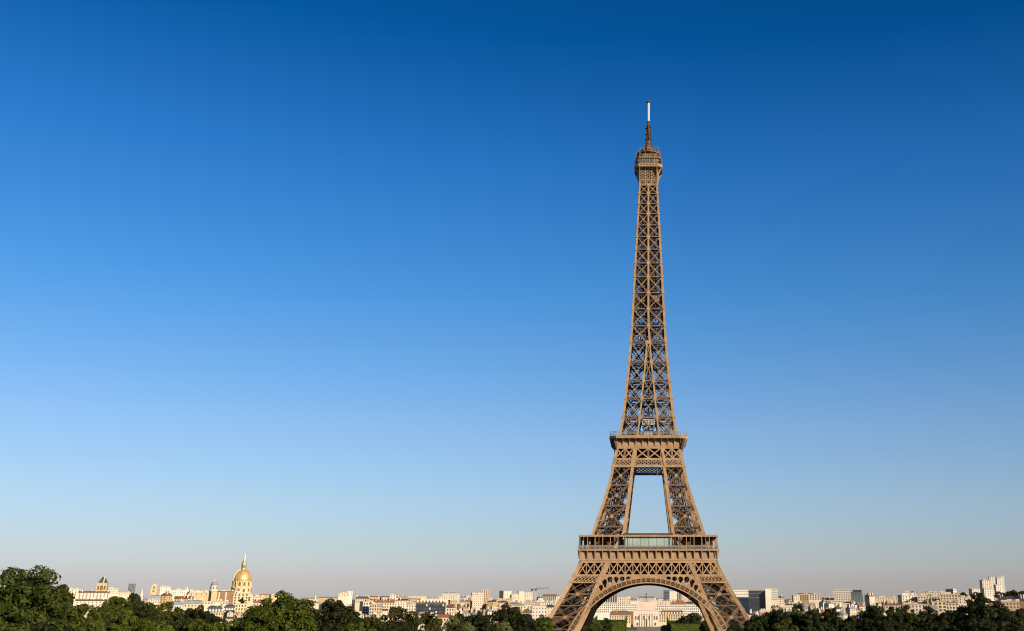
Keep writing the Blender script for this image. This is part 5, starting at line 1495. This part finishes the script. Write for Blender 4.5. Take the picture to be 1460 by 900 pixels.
# between the houses
tree(345, 853.5, 9, 1380, 'small roof terrace tree in front of the square cream block by the golden dome', 'dark')
tree(1372, 843, 12, 1850, 'little dark tree on the skyline left of the pinkish white block', 'dark')
for i, (x, y) in enumerate(((1424, 843.5), (1434, 842.5), (1445, 841), (1456, 842))):
    tree(x, y, 15, 1700, 'far dark tree in the row right of the tall white towers', 'dark', group='far trees right of the tall white towers')
tree(1140, 862, 14, 1250, 'small dark tree among houses right of the white office group', 'dark')
tree(665, 860, 8, 1500, 'tiny dark tree among cream houses left of the pinkish tower', 'dark')
tree(692, 861, 8, 1450, 'tiny tree among cream houses below the pinkish tower', 'dark')

# clipped rows beside the lawn
def clipped_row(pts_px, label, Y0, Y1, seed, kind='hedge'):
    """a box-clipped row of trees running away from the tower: leafy skin over a solid hedge core, on short trunks"""
    (xa0, xb0, yt0), (xa1, xb1, yt1) = pts_px
    A0, B0, A1, B1 = P(xa0, yt0, Y0), P(xb0, yt0, Y0), P(xa1, yt1, Y1), P(xb1, yt1, Y1)
    rt = tag(empty('clipped_tree_row', ((A0.x + B0.x) / 2, Y0, 0)), label, 'hedge')
    o0 = Vector(rt.location)
    zb = 3.0
    H0 = A0.z
    rnd = random.Random(seed)
    core = MB()
    def q(p, z): return Vector((p.x, p.y, z)) - o0
    core.loft([[q(A0, zb), q(B0, zb), q(B1, zb), q(A1, zb)], [q(A0, H0), q(B0, H0), q(B1, A1.z), q(A1, A1.z)]])
    v, f = [], []
    faces = [(A0, B0, A1, B1, 'top'), (A0, A0, A0, A0, 'front')]
    def leafq(p, n):
        n = (n + Vector((rnd.uniform(-1, 1), rnd.uniform(-1, 1), rnd.uniform(-1, 1))) * .6).normalized()
        t1 = n.orthogonal().normalized(); t1 = Matrix.Rotation(rnd.uniform(0, 6.28), 3, n) @ t1; t2 = n.cross(t1)
        s = rnd.uniform(.35, .75)
        p = p + n * rnd.uniform(0, .5)
        core.add([p - t1 * s, p - t2 * s * .6, p + t1 * s, p + t2 * s * .6], [(0, 1, 2, 3)])
    for _ in range(4500):
        t, u = rnd.random(), rnd.random()
        z = lerp(H0, A1.z, t)
        leafq(q(A0.lerp(B0, u).lerp(A1.lerp(B1, u), t), z), Vector((0, 0, 1)))
        leafq(q(A0.lerp(B0, u), lerp(zb, H0, t)), Vector((0, -1, 0)))
        leafq(q(A0.lerp(A1, u), lerp(zb, H0, t)), Vector((-1, 0, 0)))
        leafq(q(B0.lerp(B1, u), lerp(zb, H0, t)), Vector((1, 0, 0)))
    core.build('clipped_crown', LEAF[kind], rt)
    n = 7
    for i in range(n):
        for (c0, c1) in ((A0, A1), (B0, B1)):
            c = c0.lerp(c1, (i + .5) / n)
            m = MB(); m.lathe([(.35, -.1), (.25, zb + .2)], cx=c.x - o0.x, cy=c.y - o0.y, n=8); m.build('trunk', BARK, rt)
clipped_row(((838, 889.5, 888), (852, 893, 884.5)), 'box clipped row of trees left of the pavilion', 840, 1250, 4)
clipped_row(((957, 1014, 891), (951, 985, 885.5)), 'box clipped row of trees with shaded left side, right of the pavilion', 800, 1250, 5)

# pale monument at the end of the lawn
# ------------------------------------------------------------------ ordinary houses between the landmarks
NH = len(FOOT)
for i, q in enumerate(FOOT):
    for r_ in FOOT[:i]:
        if abs(q[0] - r_[0]) < q[2] + r_[2] - 1 and abs(q[1] - r_[1]) < q[3] + r_[3]:
            print('CLASH', q[4]['label'], '|', r_[4]['label'], round(q[8]), round(r_[8]))
LAND = sorted(FOOT, key=lambda q: q[8])
REGION = [(-200, 112, 'behind the big corner tree'), (112, 200, 'near the pointed church tower'), (200, 300, 'left of the small grey dome'), (300, 380, 'around the golden dome'),
          (380, 520, 'behind the two broad trees'), (520, 600, 'left of the navy building'), (600, 690, 'right of the navy building'), (690, 770, 'below the crane'), (770, 850, 'behind left tower leg'),
          (850, 1000, 'under the arch'), (1000, 1110, 'behind right tower leg'), (1110, 1190, 'below the broad tan block'), (1190, 1260, 'below the window grid slab'), (1260, 1400, 'near the right hand row'), (1400, 1560, 'around the tall white towers')]
rng = random.Random(11)
fill = []
for Y, wmin, wmax, hmin, hmax in ((1060, 7, 13, 12, 21), (1130, 8, 15, 12, 22), (1240, 8, 15, 14, 23), (1340, 9, 17, 15, 24), (1480, 9, 18, 15, 24), (1650, 10, 20, 16, 25), (1850, 11, 22, 16, 25), (2100, 12, 25, 16, 26), (2450, 14, 30, 16, 25), (2950, 18, 40, 15, 26), (3600, 26, 60, 14, 28)):
    px = -110
    while LAND and LAND[0][8] < Y:
        q = LAND.pop(0)
        for c in range(int(q[5]) + 1, int(q[6])): SKYLINE[c] = min(SKYLINE.get(c, 999), q[7] + .5)
    sc = F_PX / (Y * CS)
    while px < 1490:
        w = rng.uniform(wmin, wmax) * sc
        yy = Y * rng.uniform(.97, 1.03)
        h = rng.uniform(hmin, hmax) * (1.25 if rng.random() < .06 else 1) * (rng.choice((1, 1.15, 1.35)) if (px > 1100 or 640 < px < 850) and Y < 2200 else 1)
        x = P(px + w / 2, 860, yy)
        z = terrain(math.hypot(x.x, x.y)) + h
        d = ray(px + w / 2, 0)
        # picture row of that height
        dep = yy * CS + (z - HC) * SN
        yt = PPY - F_PX * ((z - HC) * CS - yy * SN) / dep
        cols = range(int(px), int(px + w) + 1)
        vis = sum(1 for c in cols if SKYLINE.get(c, 999) > yt + .6)
        hwx = w / sc / 2 + 2
        clash = any(abs(x.x - q[0]) < hwx + q[2] and abs(x.y + 7 - q[1]) < 9 + q[3] for q in FOOT)
        if 832 < px + w and px < 1012 and Y < 1800: clash = True
        if vis >= max(2, .3 * len(cols)) and yt < 897 and not clash:
            fill.append((px, px + w, yt, yy, h))
            for c in cols: SKYLINE[c] = min(SKYLINE.get(c, 999), yt)
        px += w * rng.uniform(.96, 1.15)
STUFF = MB()
WC = ['cream', 'cream', 'pale cream', 'pale cream', 'pinkish', 'white', 'stone', 'tan', 'yellow cream', 'ochre']
fill_made = []
NMAX = 290
fill.sort(key=lambda q: q[3])
stuff_boxes = []
for i, (x0, x1, yt, yy, h) in enumerate(fill):
    if i >= NMAX:
        stuff_boxes.append((x0, x1, yt, yy)); continue
    wc = rng.choice(WC)
    rf, rmk, rword = rng.choice((('mansard', 'zinc', 'grey zinc mansard roof'), ('mansard', 'zinc', 'grey zinc mansard roof'), ('mansard', 'slate', 'dark slate mansard roof'), ('flat', 'gravel', 'flat roof'), ('flat', 'gravel', 'flat roof'),
                                 ('gable', 'tile', 'red tiled roof'), ('gable', 'brown', 'brown gabled roof'), ('hip', 'slate', 'dark hipped roof')))
    reg = next((r_[2] for r_ in REGION if r_[0] <= (x0 + x1) / 2 < r_[1]), 'far off')
    dist = 'near' if yy < 1450 else ('mid distance' if yy < 2200 else 'far')
    yw = rng.choice((0, 0, .25, -.25, .45, -.45)) if x0 < 1100 else rng.choice((.5, .6, .35, .7, 0, -.3))
    key = f"{dist} {wc} house, {rword}, {reg}"
    o = block('city_house', key, 'house', x0, x1, yt, yy, wc, rf, rmk, depth=rng.uniform(8, 13), yaw=yw, rh=rng.uniform(2.2, 4.5) if rf != 'flat' else .7, chim=rng.choice((3, 3, 4, 6)), fac=True, rng=rng, group='ordinary houses of the city ' + reg)
    fill_made.append((key, (x0 + x1) / 2, o))
ORD = ['leftmost', 'second', 'third', 'fourth', 'fifth', 'sixth', 'seventh', 'eighth', 'ninth', 'tenth']
bykey = {}
for k, x, o in fill_made: bykey.setdefault(k, []).append((x, o))
for k, lst in bykey.items():
    lst.sort(key=lambda q: q[0])
    if len(lst) > 1:
        for j, (x, o) in enumerate(lst):
            o['label'] = (k + ', ' + (ORD[j] if j == 0 else ORD[min(j, 9)] + ' from left'))
m = MB()
for (x0, x1, yt, yy) in stuff_boxes:
    p = P((x0 + x1) / 2, yt, yy); w = (x1 - x0) / 2 * yy * CS / F_PX
    z0 = terrain(math.hypot(p.x, p.y)) - 1
    m.box(p.x - w, p.x + w, p.y, p.y + 15, z0, p.z)
if stuff_boxes:
    o = m.build('distant_rooftops', FAC['pale cream'])
    tag(o, 'mass of tiny far cream houses along the horizon', 'rooftops', kind='stuff')
print('FILL', len(fill), 'stuff', len(stuff_boxes), 'trees', tree_count)
